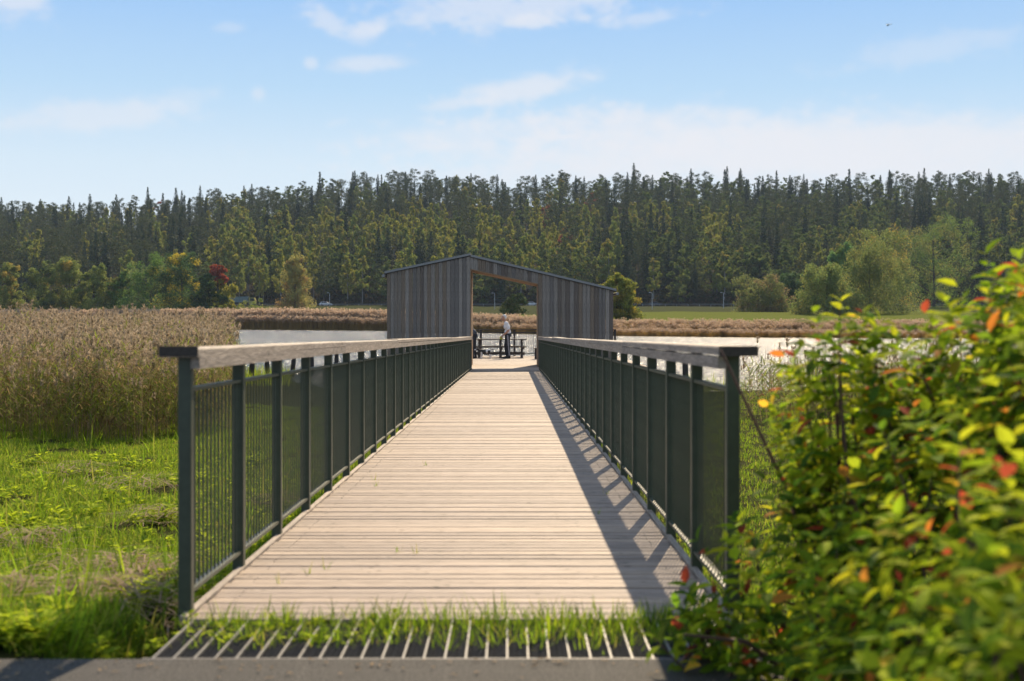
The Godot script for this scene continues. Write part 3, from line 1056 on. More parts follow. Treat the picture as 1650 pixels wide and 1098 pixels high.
	# the dog: nose towards -x
	var dog := thing("dog", "small black and white dog standing on the platform", "dog", Vector3(-1.06, PLAT, -53.0))
	b = []
	b.append([Vector3(-0.14, 0.285, 0), Vector3(0.02, 0.28, 0), 0.085, 0.078, 1])
	b.append([Vector3(0.02, 0.28, 0), Vector3(0.17, 0.295, 0), 0.072, 0.072, 0])
	b.append([Vector3(-0.17, 0.30, 0), Vector3(-0.255, 0.365, 0), 0.062, 0.05, 1])
	b.append([Vector3(-0.275, 0.375, 0), Vector3(-0.3, 0.37, 0), 0.054, 0.046, 1])
	b.append([Vector3(-0.32, 0.36, 0), Vector3(-0.385, 0.345, 0), 0.03, 0.022, 0])
	for s in [-1.0, 1.0]:
		b.append([Vector3(-0.26, 0.41, 0.035 * s), Vector3(-0.25, 0.36, 0.06 * s), 0.017, 0.012, 1])
		b.append([Vector3(-0.13, 0.25, 0.05 * s), Vector3(-0.125 + 0.02 * s, 0.13, 0.055 * s), 0.038, 0.022, 0])
		b.append([Vector3(-0.125 + 0.02 * s, 0.13, 0.055 * s), Vector3(-0.13 + 0.03 * s, 0.02, 0.055 * s), 0.02, 0.016, 0])
		b.append([Vector3(-0.13 + 0.03 * s, 0.016, 0.055 * s), Vector3(-0.155 + 0.03 * s, 0.014, 0.055 * s), 0.017, 0.014, 0])
		b.append([Vector3(0.17, 0.28, 0.045 * s), Vector3(0.13 + 0.03 * s, 0.18, 0.055 * s), 0.055, 0.032, 1])
		b.append([Vector3(0.13 + 0.03 * s, 0.18, 0.055 * s), Vector3(0.215 + 0.03 * s, 0.11, 0.055 * s), 0.028, 0.019, 0])
		b.append([Vector3(0.215 + 0.03 * s, 0.11, 0.055 * s), Vector3(0.2 + 0.03 * s, 0.018, 0.055 * s), 0.019, 0.016, 0])
		b.append([Vector3(0.2 + 0.03 * s, 0.016, 0.055 * s), Vector3(0.175 + 0.03 * s, 0.014, 0.055 * s), 0.017, 0.014, 0])
	b.append([Vector3(0.22, 0.32, 0), Vector3(0.3, 0.37, 0), 0.02, 0.015, 1])
	b.append([Vector3(0.3, 0.37, 0), Vector3(0.32, 0.44, 0), 0.015, 0.011, 0])
	part("body", body_mesh(b, [mat(lin(0.6, 0.57, 0.54), 0.85), mat(lin(0.018, 0.016, 0.015), 0.8)], 0.013, 0.02), dog)

# ---------------------------------------------------------------- things along the far road
func car(px: float, py: float, d: float, paint: Material, label: String) -> void:
	var at := at_px(px, py, d)
	at.y = height(at.x, d) + 0.12 if d < 480.0 or d > 489.0 else 6.12
	var c := thing("car", label, "car", at)
	var body := MB.new()
	body.prism([Vector2(-2.2, 0.3), Vector2(2.2, 0.3), Vector2(2.25, 0.6), Vector2(2.1, 0.85), Vector2(0.95, 0.95), Vector2(-2.1, 1.0), Vector2(-2.25, 0.7)], -0.85, 0.85, 2)
	part("body", body.mesh(paint), c)
	var cab := MB.new()
	cab.prism([Vector2(-1.95, 0.97), Vector2(1.15, 0.93), Vector2(0.35, 1.47), Vector2(-1.5, 1.5)], -0.72, 0.72, 2)
	part("roof", cab.mesh(paint), c)
	for s in [-1.0, 1.0]:
		for q in [[-1.72, -0.75, -1.35, -0.72], [-0.68, 0.88, -0.66, 0.28]]:
			var wn := MB.new()
			wn.prism([Vector2(q[0], 1.02), Vector2(q[1], 1.0), Vector2(q[3], 1.41), Vector2(q[2], 1.43)], s * 0.722, s * 0.732, 2)
			part("window", wn.mesh(M.glass), c)
		for x in [-1.35, 1.4]:
			var wh := MB.new()
			wh.tube([Vector3(x, 0.32, s * 0.66), Vector3(x, 0.32, s * 0.87)], [0.32, 0.32], 12)
			var tyre := part("wheel", wh.mesh(M.tyre), c)
			var rm := MB.new()
			rm.tube([Vector3(x, 0.32, s * 0.872), Vector3(x, 0.32, s * 0.885)], [0.2, 0.18], 10)
			part("rim", rm.mesh(M.zinc), tyre)
	for x in [2.22, -2.2]:
		var lm := MB.new()
		lm.box(Vector3(x, 0.7, 0.6), Vector3(0.08, 0.12, 0.3)); lm.box(Vector3(x, 0.7, -0.6), Vector3(0.08, 0.12, 0.3))
		part("headlight" if x > 0 else "tail_light", lm.mesh(M.white_paint if x > 0 else mat(lin(0.3, 0.02, 0.02), 0.3)), c)

func far_road_things() -> void:
	car(525, 491, 485.0, M.white_paint, "white estate car on the far road beside the street lamp")
	car(857, 491, 485.0, M.white_paint, "white car on the far road seen through the shelter's passage")
	car(1056, 491, 485.0, M.dark_paint, "dark car on the far road behind a field lamp post")
	var at := at_px(392, 490, 483.0)
	var tr := thing("truck", "truck with pale teal load bed and yellow cab on the far road", "truck", Vector3(at.x, 6.12, at.z))
	var box := MB.new()
	box.prism([Vector2(-5.0, 1.25), Vector2(1.7, 1.25), Vector2(1.9, 3.3), Vector2(-5.1, 3.2)], -1.25, 1.25, 2)
	part("load_bed", box.mesh(mat(lin(0.10, 0.15, 0.155), 0.5)), tr)
	for i in 7:
		var rib := MB.new()
		rib.box(Vector3(-4.6 + i * 1.0, 2.25, 1.29), Vector3(0.14, 1.9, 0.07))
		part("rib", rib.mesh(mat(lin(0.14, 0.2, 0.2), 0.5)), tr)
	var cabm := MB.new()
	cabm.prism([Vector2(2.1, 0.6), Vector2(4.4, 0.6), Vector2(4.45, 1.8), Vector2(4.0, 2.9), Vector2(2.1, 2.95)], -1.2, 1.2, 2)
	part("cab", cabm.mesh(mat(lin(0.28, 0.25, 0.06), 0.35)), tr)
	var wn := MB.new()
	wn.prism([Vector2(2.6, 1.75), Vector2(4.1, 1.75), Vector2(3.8, 2.65), Vector2(2.6, 2.7)], 1.202, 1.215, 2)
	part("window", wn.mesh(M.glass), tr)
	var chs := MB.new()
	chs.box(Vector3(-0.3, 0.85, 0), Vector3(9.0, 0.35, 1.0))
	part("chassis", chs.mesh(M.tyre), tr)
	for x in [-4.0, -2.8, 3.3]:
		for s in [-1.0, 1.0]:
			var wh := MB.new()
			wh.tube([Vector3(x, 0.5, s * 0.85), Vector3(x, 0.5, s * 1.18)], [0.5, 0.5], 12)
			part("wheel", wh.mesh(M.tyre), tr)

	for l in [[531, 492, 476.0, 4.6, "street lamp beside the white estate car"], [1051, 502, 400.0, 4.9, "lamp post in the field before the dark car"], [1166, 502, 400.0, 4.6, "lamp post in the field near the brownish bushy tree"], [797, 500, 420.0, 5.0, "lamp post seen through the passage behind the small pine"]]:
		var p := at_px(l[0], l[1], l[2])
		p.y = height(p.x, l[2]) - 0.05
		var lp := thing("street_lamp", l[4], "street lamp", p, "lamp posts along the field path")
		var pole := MB.new()
		pole.tube([Vector3.ZERO, Vector3(0, l[3], 0)], [0.1, 0.07], 8)
		part("pole", pole.mesh(M.lamp_pole), lp)
		var arm := MB.new()
		arm.tube([Vector3(0, l[3] - 0.05, 0), Vector3(-0.55, l[3] + 0.08, 0)], [0.05, 0.04], 6)
		part("arm", arm.mesh(M.lamp_pole), lp)
		var head := MB.new()
		head.prism([Vector2(-1.0, l[3] + 0.02), Vector2(-0.45, l[3] + 0.0), Vector2(-0.45, l[3] + 0.16), Vector2(-0.9, l[3] + 0.2)], -0.14, 0.14, 2)
		part("lamp_head", head.mesh(M.lamp_pole), lp)
	# guard rail along the road
	var gr := thing("guard_rail", "long steel guard rail along the near side of the far road", "guard rail", Vector3(0, 6.1, -480.3))
	var beam := MB.new()
	beam.box(Vector3(0, 0.6, 0), Vector3(420, 0.22, 0.06))
	part("beam", beam.mesh(mat(lin(0.13, 0.135, 0.13), 0.7)), gr)
	var post := MB.new()
	post.box(Vector3(0, 0.3, -0.06), Vector3(0.1, 0.75, 0.06))
	var pm := post.mesh(M.lamp_pole)
	for i in 106: part("post", pm, gr, Vector3(-210 + i * 4.0, 0, 0))

# ---------------------------------------------------------------- trees
func tree(called: String, label: String, group: String, at: Vector3, turn: float, s: Vector3, crown: Mesh, trunk: Mesh) -> Node3D:
	var o := thing(called, label, "tree", at, group)
	o.rotation.y = turn
	o.scale = s
	part("trunk", trunk, o)
	part("crown", crown, o)
	return o

func trees() -> void:
	var K := {}
	K.spruce = []; K.pine = []; K.birch = []; K.broad = []; K.red = []
	for i in 4:
		K.spruce.append([spruce_crown(23, 3.3 + 0.3 * i, M.needle, Color(0.055, 0.078, 0.036)), trunk_mesh(19, 0.2, M.bark)])
		K.pine.append([pine_crown(20, 3.5 + 0.25 * i, M.needle, Color(0.095, 0.108, 0.042), 0.28 + 0.05 * i), trunk_mesh(18, 0.2, M.bark, 5, 2.4, 0.5)])
		var y := Color(0.30, 0.305, 0.06) if i % 2 == 0 else Color(0.235, 0.275, 0.065)
		K.birch.append([broad_crown(20, 3.6, 0.18, M.leaf, y, Color(0.26, 0.235, 0.06), 0.2, 66, 75, 0.5, 0.5, 0.6), trunk_mesh(18, 0.2, M.birch_bark, 6, 2.0)])
		K.broad.append([broad_crown(18, 5.6, 0.06, M.leaf, Color(0.11, 0.15, 0.045), Color(0.16, 0.185, 0.05), 0.3, 70, 64, 0.6), trunk_mesh(13, 0.35, M.bark, 8, 4.0, 0.25)])
	for i in 2:
		K.red.append([broad_crown(18, 5.2, 0.15, M.leaf, Color(0.30, 0.10, 0.06), Color(0.22, 0.13, 0.05), 0.4, 60, 60, 0.6), trunk_mesh(12, 0.3, M.bark, 8, 3.0, 0.25)])

	# the hillside: every tree has a place; those whose crown shows over the ones before it stand as things, the rest as one forest
	var spots := []
	var d := 499.0
	var fixed := [[880, 325, "red"], [955, 305, "red"], [913, 355, "red"], [262, 318, "red"], [1110, 338, "broad"], [1232, 290, "broad"], [1310, 296, "broad"], [1505, 345, "broad"], [1038, 310, "broad"], [405, 362, "birch"], [548, 352, "birch"], [588, 378, "birch"], [500, 352, "birch"], [1425, 368, "broad"], [800, 350, "birch"], [650, 350, "birch"], [700, 356, "birch"]]
	while d < 925.0:
		var gap := 8.0 if d < 560.0 else 10.0
		var t := -0.41 * d + rng.randf() * gap
		while t < 0.41 * d:
			var x := t + rng.randf_range(-2.5, 2.5)
			var dd := d + rng.randf_range(-4.0, 4.0)
			var px := CX + F * x / dd
			var deep := (dd - 499.0) / 420.0
			var kind := "pine"
			var u := rng.randf()
			var patch := hill_noise.get_noise_2d(x * 0.7 + 300.0, dd * 0.7) * 0.5
			if px < 360.0:
				kind = "spruce" if u < 0.3 else ("pine" if u < 0.82 else ("birch" if u < 0.95 else "broad"))
			elif px < 1060.0:
				if deep < 0.5: kind = "birch" if u < 0.6 + patch else ("spruce" if u < 0.7 else ("pine" if u < 0.82 else "broad"))
				else: kind = "pine" if u < 0.62 else ("spruce" if u < 0.8 else ("broad" if u < 0.92 else "birch"))
			else:
				if deep < 0.55: kind = "broad" if u < 0.48 + patch else ("spruce" if u < 0.66 else ("pine" if u < 0.86 else "birch"))
				else: kind = "pine" if u < 0.5 else ("spruce" if u < 0.7 else "broad")
			spots.append([x, dd, kind, rng.randf_range(0.66, 1.2)])
			t += gap
		d += 8.0 if d < 560.0 else 12.0
	for f in fixed:
		var t: float = (f[0] - CX) / F
		var tall := 20.0
		var best := 520.0
		var err := 1e9
		var q := 500.0
		while q < 900.0:
			var yp := HY - (height(t * q, q) + tall - EYE) / q * F
			if absf(yp - f[1]) < err:
				err = absf(yp - f[1]); best = q
			q += 4.0
		spots.append([t * best, best - 3.0, f[2], 1.12])
	spots.sort_custom(func(a, b): return a[1] < b[1])
	var tops := PackedFloat32Array()
	tops.resize(420)
	tops.fill(-1.0)
	var size := {"spruce": [23.0, 2.8], "pine": [20.0, 3.4], "birch": [20.0, 3.2], "broad": [18.0, 5.4], "red": [18.0, 5.0]}
	var names := {"spruce": "spruce_tree", "pine": "pine_tree", "birch": "birch_tree", "broad": "broadleaf_tree", "red": "autumn_tree"}
	var labels := {"spruce": "dark pointed spruce", "pine": "dark rounded pine", "birch": "slender yellow-green birch", "broad": "round green broadleaf tree", "red": "reddish autumn tree among dark pines"}
	var rest := {}
	var shown := {}
	for s in spots:
		var x: float = s[0]
		var dd: float = s[1]
		var kind: String = s[2]
		var g := height(x, dd)
		var tall: float = size[kind][0] * s[3]
		var wide: float = size[kind][1] * s[3]
		var top := (g + tall - EYE) / dd * F
		var c0 := clampi(int((CX + F * (x - wide * 0.7) / dd) / 4.0), 0, 412)
		var c1 := clampi(int((CX + F * (x + wide * 0.7) / dd) / 4.0), 0, 412)
		var over := 0.0
		for c in range(c0, c1 + 1): over += maxf(0.0, top - maxf(tops[c], 0.0)) / (c1 - c0 + 1)
		var seen_px := CX + F * x / dd
		for c in range(c0 + 1, c1): tops[c] = maxf(tops[c], top - wide * F / dd * 0.5)
		if over < 4.0: continue
		var v: int = rng.randi() % K[kind].size()
		var turn := rng.randf() * TAU
		var sc := Vector3(s[3] * rng.randf_range(0.9, 1.12), s[3], s[3] * rng.randf_range(0.9, 1.12))
		var at := Vector3(x, g - 0.1, -dd)
		if (over > 16.0 or kind == "red") and seen_px > -10 and seen_px < 1660 and shown.get(kind, 0) < 290:
			shown[kind] = shown.get(kind, 0) + 1
			var zone: String = "standing at the foot of the wooded hill" if dd < 530.0 else ("whose top shows against the sky on the ridge" if dd > 820.0 else "in the forest on the hillside")
			tree(names[kind], labels[kind] + " " + zone, "trees of the hillside forest", at, turn, sc, K[kind][v][0], K[kind][v][1])
		else:
			var key := kind + str(v)
			if not rest.has(key): rest[key] = [kind, v, []]
			rest[key][2].append(Transform3D(Basis(Vector3.UP, turn).scaled(sc), at))
	print("forest: ", shown, " of ", spots.size())
	var forest := thing("forest", "further trees of the hillside forest filling in between", "forest", Vector3.ZERO, "", "stuff")
	for key in rest:
		many("crowns", K[rest[key][0]][rest[key][1]][0], rest[key][2], forest)
		many("trunks", K[rest[key][0]][rest[key][1]][1], rest[key][2], forest)

	var under := [broad_crown(3.2, 2.4, -0.1, M.leaf, Color(0.06, 0.075, 0.03), Color(0.09, 0.085, 0.035), 0.4, 24, 50, 0.45), broad_crown(2.4, 2.6, -0.1, M.leaf, Color(0.05, 0.065, 0.025), Color(0.1, 0.08, 0.04), 0.3, 24, 50, 0.45)]
	var low := []
	for i in 620:
		var dd := 494.5 + 34.0 * pow(rng.randf(), 1.4)
		var x := rng.randf_range(-0.42, 0.42) * dd
		low.append(upright(x, dd, rng.randf_range(0.6, 1.35)))
	spread("undergrowth", "dark bushes and saplings along the foot of the wood", "undergrowth", under, low)

	# trees on the lake's far shore, each its own: px, top, foot, half width px, distance, kind, colours
	var G := Color(0.138, 0.196, 0.0506)
	var O := Color(0.23, 0.23, 0.069)
	var DG := Color(0.0805, 0.115, 0.046)
	var Y := Color(0.391, 0.299, 0.069)
	var list := [
		[12, 420, 508, 27, 372.0, O, Y, "olive tree", "olive-yellow shore tree at the end of the tree row beyond the reeds", 0.7],
		[66, 424, 508, 27, 370.0, O, DG, "shore_tree", "olive shore tree with a narrow top beyond the reeds", 0.8],
		[112, 414, 508, 30, 374.0, O, Y, "shore_tree", "tall pale olive birch in the tree row beyond the reeds", 0.6],
		[152, 432, 508, 26, 370.0, O, G, "shore_tree", "low olive tree between taller ones beyond the reeds", 0.8],
		[196, 437, 508, 26, 372.0, G, O, "shore_tree", "low green-olive tree beside the big green poplar group", 0.8],
		[243, 411, 508, 38, 366.0, G, Color(0.207, 0.253, 0.092), "shore_tree", "large grey-green tree beyond the reeds", 0.9],
		[293, 406, 508, 40, 362.0, DG, Color(0.46, 0.368, 0.046), "shore_tree", "large dark green tree with yellow crown edge beyond the reeds", 0.9],
		[331, 441, 508, 22, 358.0, DG, G, "shore_tree", "small dark green tree in front of the red-topped tree", 0.9],
		[351, 424, 506, 20, 362.0, Color(0.33, 0.27, 0.05), Color(0.34, 0.085, 0.045), "autumn_tree", "autumn tree with red top and yellow-green side", 0.85],
		[475, 413, 505, 25, 405.0, Color(0.391, 0.299, 0.103), Color(0.345, 0.23, 0.092), "birch_tree", "cone-shaped yellow-brown birch standing alone before the forest", 0.45],
		[993, 444, 507, 30, 262.0, Color(0.253, 0.23, 0.046), Color(0.345, 0.276, 0.046), "willow_tree", "yellow-green bushy tree beside the shelter's low eave", 0.85],
		[1222, 447, 502, 38, 345.0, Color(0.207, 0.196, 0.069), Color(0.253, 0.196, 0.092), "bushy_tree", "brownish bushy tree in the field near the lamp post", 0.95],
		[1275, 443, 500, 32, 362.0, DG, DG, "bushy_tree", "dark green round tree beside the brownish bushy tree", 1.0],
		[1332, 432, 510, 44, 300.0, Color(0.207, 0.218, 0.069), O, "willow_tree", "drooping olive willow at the lake's edge", 0.7],
		[1402, 402, 510, 56, 310.0, Color(0.196, 0.196, 0.0644), O, "willow_tree", "tall drooping olive willow behind the shrub", 0.75],
		[1357, 392, 470, 26, 345.0, Color(0.196, 0.276, 0.103), G, "shore_tree", "light green poplar rising between the willows", 0.8],
		[1425, 366, 480, 46, 400.0, O, Y, "shore_tree", "tall olive-yellow tree behind the willows", 0.85],
		[1505, 345, 470, 58, 440.0, Color(0.161, 0.196, 0.0575), O, "oak_tree", "big round green oak at the forest edge", 1.0],
	]
	for a in list:
		var dist: float = a[4]
		var foot := at_px(a[0], a[2], dist)
		foot.y = height(foot.x, dist) - 0.1
		var h: float = EYE + (HY - a[1]) / F * dist - foot.y
		var r: float = a[3] / F * dist
		var crown := broad_crown(h * 1.04, r * 1.42, 0.0, M.leaf, a[5] * Color(0.92, 1.08, 1.0), a[6] * 1.0, 0.25, 176, 110, 0.42, 0.45 if "willow" in a[8] or "birch" in a[8] else 0.1, a[9], "red top" in a[8])
		var called: String = a[7].replace(" ", "_")
		if called == "olive_tree": called = "shore_tree"
		tree(called, a[8], "", foot, 0.0, Vector3.ONE, crown, trunk_mesh(h * 0.8, 0.1 + h * 0.013, M.bark, 9, r, 0.15))
	# the small pine beyond the passage
	var pf := at_px(828, 508, 262.0)
	pf.y = height(pf.x, 262.0) - 0.1
	var ph := EYE + (HY - 474.0) / F * 262.0 - pf.y
	tree("pine_tree", "small spreading pine on the far shore seen through the passage", "", pf, 0.4, Vector3.ONE, pine_crown(ph, 2.3, M.needle, Color(0.10, 0.12, 0.045), 0.3), trunk_mesh(ph * 0.9, 0.16, M.bark, 7, 2.5, 0.3))
	# low bushes
	for a in [[405, 484, 40, 352.0, "wide green bush on the far shore below the truck"], [352, 488, 24, 350.0, "low green bush at the foot of the red-topped tree"]]:
		var p := at_px(a[0], 500, a[3])
		p.y = height(p.x, a[3]) - 0.1
		var h: float = EYE + (HY - a[1]) / F * a[3] - p.y
		var o := thing("bush", a[4], "bush", p)
		part("foliage", broad_crown(h, a[2] / F * a[3], -0.1, M.leaf, Color(0.22, 0.26, 0.06), Color(0.28, 0.30, 0.06), 0.4, 40, 70, 0.3), o)
		part("stem", trunk_mesh(h * 0.5, 0.1, M.bark, 5, 2.0, 0.1), o)

# ---------------------------------------------------------------- reeds, grass and other ground plants
func reed_mesh(h: float, green: float, plume: bool) -> ArrayMesh:
	var mb := MB.new()
	var lean := Vector3(rng.randf_range(-0.12, 0.12), 1, rng.randf_range(-0.12, 0.12)).normalized()
	var straw := Color(0.26, 0.20, 0.11)
	mb.cur = straw
	var side := Vector3(1, 0, 0)
	mb.quad(-side * 0.004, lean * h - side * 0.0025, lean * h + side * 0.0025, side * 0.004)
	side = Vector3(0, 0, 1)
	mb.quad(-side * 0.004, lean * h - side * 0.0025, lean * h + side * 0.0025, side * 0.004)
	for i in 9:
		var t := rng.randf_range(0.2, 0.92)
		var a := rng.randf() * TAU
		var dir := (Vector3(cos(a), 1.3, sin(a))).normalized()
		var g := rng.randf_range(0.7, 1.3)
		if rng.randf() < green: mb.cur = Color(0.20 * g, 0.24 * g, 0.035 * g)
		else: mb.cur = Color(0.36 * g, 0.26 * g, 0.13 * g) if rng.randf() < 0.5 else Color(0.13 * g, 0.075 * g, 0.03 * g)
		mb.blade(lean * h * t, dir, Vector3(-sin(a), 0, cos(a)), rng.randf_range(0.3, 0.52), 0.024, rng.randf_range(0.6, 1.9), 3)
	if plume:
		var bend := rng.randf() * TAU
		var way := Vector3(cos(bend), 0, sin(bend))
		for i in 20:
			var a := rng.randf() * TAU
			var g := rng.randf_range(0.75, 1.25)
			mb.cur = Color(0.40 * g, 0.315 * g, 0.22 * g)
			var p := lean * (h - 0.02 + 0.2 * rng.randf()) + way * 0.03
			mb.blade(p, (Vector3(cos(a) * 0.5, 1.0, sin(a) * 0.5) + way * 0.5).normalized(), Vector3(-sin(a), 0, cos(a)), rng.randf_range(0.1, 0.19), 0.026, 0.9, 2)
	return mb.mesh(M.dry)

func reed_clump(h: float) -> ArrayMesh:    # many stems of the far belt together
	var mb := MB.new()
	for k in 16:
		var p := Vector3(rng.randf_range(-0.45, 0.45), 0, rng.randf_range(-0.45, 0.45))
		var hh := h * rng.randf_range(0.85, 1.1)
		var lean := Vector3(rng.randf_range(-0.08, 0.08), 1, rng.randf_range(-0.08, 0.08))
		var g := rng.randf_range(0.7, 1.3)
		mb.cur = Color(0.42 * g, 0.27 * g, 0.08 * g)
		var a := rng.randf() * TAU
		var s := Vector3(cos(a), 0, sin(a))
		mb.blade(p, lean, s, hh, 0.035, 0.0, 2)
		for i in 4:
			var b := rng.randf() * TAU
			mb.blade(p + lean * hh * rng.randf_range(0.3, 0.85), Vector3(cos(b), 1.4, sin(b)).normalized(), Vector3(-sin(b), 0, cos(b)), 0.5, 0.045, 1.2, 2)
		g = rng.randf_range(0.8, 1.25)
		mb.cur = Color(0.58 * g, 0.44 * g, 0.31 * g)
		for i in 5:
			var b := rng.randf() * TAU
			mb.blade(p + lean * (hh - 0.1 + 0.2 * rng.randf()), Vector3(cos(b) * 0.6, 1, sin(b) * 0.6).normalized(), Vector3(-sin(b), 0, cos(b)), 0.26, 0.07, 1.0, 2)
	return mb.mesh(M.dry)

func tuft(blades: int, len_: float, w: float, spread: float, cols: Array, droop := 1.0) -> ArrayMesh:
	var mb := MB.new()
	for i in blades:
		var a := rng.randf() * TAU
		var lean := rng.randf_range(0.1, 0.75)
		var c: Color = cols[rng.randi() % cols.size()]
		var g := rng.randf_range(0.75, 1.25)
		mb.cur = Color(c.r * g, c.g * g, c.b * g)
		var p := Vector3(rng.randf_range(-spread, spread), -0.02, rng.randf_range(-spread, spread))
		mb.blade(p, Vector3(cos(a) * lean, 1, sin(a) * lean).normalized(), Vector3(-sin(a), 0, cos(a)), len_ * rng.randf_range(0.5, 1.2), w, droop * rng.randf_range(0.3, 1.3), 3)
	return mb.mesh(M.leaf)

func spread(called: String, label: String, category: String, variants: Array, spots: Array) -> void:
	var o := thing(called, label, category, Vector3.ZERO, "", "stuff")
	var sets := []
	for v in variants: sets.append([])
	for s in spots: sets[rng.randi() % variants.size()].append(s)
	for i in variants.size(): many("clumps", variants[i], sets[i], o)

func upright(x: float, d: float, s: float, y := 0.0) -> Transform3D:
	return Transform3D(Basis(Vector3.UP, rng.randf() * TAU).scaled(Vector3(s, s * rng.randf_range(0.85, 1.15), s)), Vector3(x, height(x, d) + y, -d))

const STRAW := [[-1.75, 6.6, 0.14], [-2.7, 10.5, 0.25], [-2.0, 11.5, 0.2], [-4.6, 14.5, 0.35], [-2.2, 6.1, 0.1], [-2.5, 8.0, 0.34], [-2.15, 7.8, 0.22], [-1.65, 5.75, 0.24], [-1.85, 5.8, 0.16], [-3.3, 9.3, 0.25], [-3.6, 13.0, 0.4]]

func reeds_and_grass() -> void:
	# the near reed bed beside the boardwalk
	var rv := []
	for i in 10: rv.append(reed_mesh(rng.randf_range(1.7, 2.3), 0.4 + 0.05 * i, i < 5))
	var spots := []
	while spots.size() < 15000:
		var d := rng.randf_range(19.0, 68.0)
		var x := -rng.randf_range(0.195, 0.43) * d
		var edge := 20.0 + 5.0 * hill_noise.get_noise_2d(x * 12.0, 40.0) + maxf(0.0, x + 6.0) * 2.5
		if d < edge: continue
		if x > -0.207 * d + 0.35 * hill_noise.get_noise_2d(d * 8.0, 3.0): continue
		var h := height(x, d)
		var base := maxf(h, WATER - 0.3)
		var wave := hill_noise.get_noise_2d(x * 22.0 + 70.0, d * 14.0)
		if wave < -0.2 and rng.randf() < 0.8: continue
		var s := rng.randf_range(0.78, 1.1) * (1.0 + 0.3 * wave) * lerpf(0.63, 0.95, clampf((d - 21.0) / 32.0, 0, 1)) * (0.8 if d < edge + 0.8 else 1.0)
		spots.append(Transform3D(Basis(Vector3.UP, rng.randf() * TAU) * Basis(Vector3.RIGHT, rng.randf_range(-0.1, 0.1)).scaled(Vector3(s, s, s)), Vector3(x, base - 0.03, -d)))
	spread("reeds", "tall brown plumed reed bed beside the boardwalk", "reeds", rv, spots)

	# the far belt
	var fv := []
	for i in 5: fv.append(reed_clump(1.7 + 0.1 * i))
	spots = []
	while spots.size() < 9000:
		var t := rng.randf_range(-0.42, 0.42)
		var dist := shore(t) + rng.randf_range(-5.0, 6.0)
		if rng.randf() > dist / 330.0: continue
		var x := t * dist
		var s := rng.randf_range(0.85, 1.1) * lerpf(0.74, 1.75, clampf((shore(t) - 190.0) / 120.0, 0, 1)) * (0.86 if dist < shore(t) - 1.0 else 1.08)
		spots.append(Transform3D(Basis(Vector3.UP, rng.randf() * TAU).scaled(Vector3(s, s, s)), Vector3(x, maxf(height(x, dist), WATER - 0.4), -dist)))
	spread("shore_reeds", "belt of pale plumed reeds along the far shore", "reeds", fv, spots)

	# light reeds by the water on the shrub's side
	var lv := []
	for i in 5: lv.append(reed_mesh(rng.randf_range(0.9, 1.35), 0.6, i < 1))
	spots = []
	for i in 1500:
		var d := rng.randf_range(24.0, 44.0)
		var x := d * (0.17 + 0.25 * pow(rng.randf(), 0.75))
		spots.append(upright(x, d, rng.randf_range(0.55, 1.05)))
	spread("waterside_reeds", "sparse silvery reeds at the water behind the shrub", "reeds", lv, spots)

	# grass
	var green := [Color(0.25, 0.38, 0.022), Color(0.33, 0.42, 0.025), Color(0.15, 0.25, 0.02), Color(0.38, 0.36, 0.07), Color(0.17, 0.27, 0.02), Color(0.11, 0.17, 0.02)]
	var gv := []
	for i in 6: gv.append(tuft(26, 0.055 + 0.012 * i, 0.006, 0.08, green, 1.3))
	var tall := []
	for i in 4: tall.append(tuft(6, 0.36, 0.009, 0.04, green, 0.7))
	spots = []
	var tspots := []
	for i in 60000:
		var d := 4.5 + 26.0 * pow(rng.randf(), 1.6)
		var x := -rng.randf_range(0.0, 0.45) * d
		if x > -1.27 and d > 4.9 or x > -1.25: continue
		if d < 4.75 + 0.1 * sin(x * 9.0): continue
		var lush := hill_noise.get_noise_2d(x * 45.0, d * 24.0)
		if lush > 0.4 or (lush > 0.26 and rng.randf() < 0.5): continue
		var bare := false
		for pile in STRAW:
			if Vector2(x - pile[0], (d - pile[1]) * 0.7).length() < pile[2] * 0.9: bare = true
		if bare and rng.randf() < 0.6: continue
		if rng.randf() < 0.012: tspots.append(upright(x, d, rng.randf_range(0.6, 1.2)))
		else: spots.append(upright(x, d, rng.randf_range(0.6, 1.15) * (1.0 + 0.7 * hill_noise.get_noise_2d(x * 90.0, d * 60.0))))
	for i in 9000:
		var d := 5.2 + 33.0 * pow(rng.randf(), 1.3)
		var x := 0.9 + rng.randf_range(0.0, 0.42) * d
		spots.append(upright(x, d, rng.randf_range(0.7, 1.3)))
	spread("grass", "bright green sunlit grass on both sides of the boardwalk", "grass", gv, spots)
	spread("tall_grass", "taller grass blades standing out of the lawn", "grass", tall, tspots)
	# grass at the water's edge in the shallows
	var wv := []
	for i in 3: wv.append(tuft(10, 0.8, 0.014, 0.1, green, 0.4))
	spots = []
	for i in 160:
		var d := rng.randf_range(42.0, 54.0)
		var x := -rng.randf_range(0.165, 0.208) * d
		spots.append(Transform3D(Basis(Vector3.UP, rng.randf() * TAU), Vector3(x, WATER - 0.15, -d)))
	for i in 60:
		var d := rng.randf_range(38.0, 44.0)
		spots.append(Transform3D(Basis(Vector3.UP, rng.randf() * TAU), Vector3(d * rng.randf_range(0.1, 0.17), WATER - 0.15, -d)))
	spread("water_grass", "green sedge growing in the shallow water", "grass", wv, spots)
	# grass through the grate and along the road's edge
	var ev := []
	for i in 4: ev.append(tuft(9, 0.12, 0.006, 0.04, green, 0.9))
	spots = []
	for i in 900:
		var x := rng.randf_range(-1.15, 0.8)
		var back := pow(rng.randf(), 0.7)
		if rng.randf() > 0.6 + 0.3 * x: continue
		spots.append(Transform3D(Basis(Vector3.UP, rng.randf() * TAU).scaled(Vector3.ONE * rng.randf_range(0.65, 1.3)), Vector3(x, -0.045, -4.62 - 0.48 * back)))
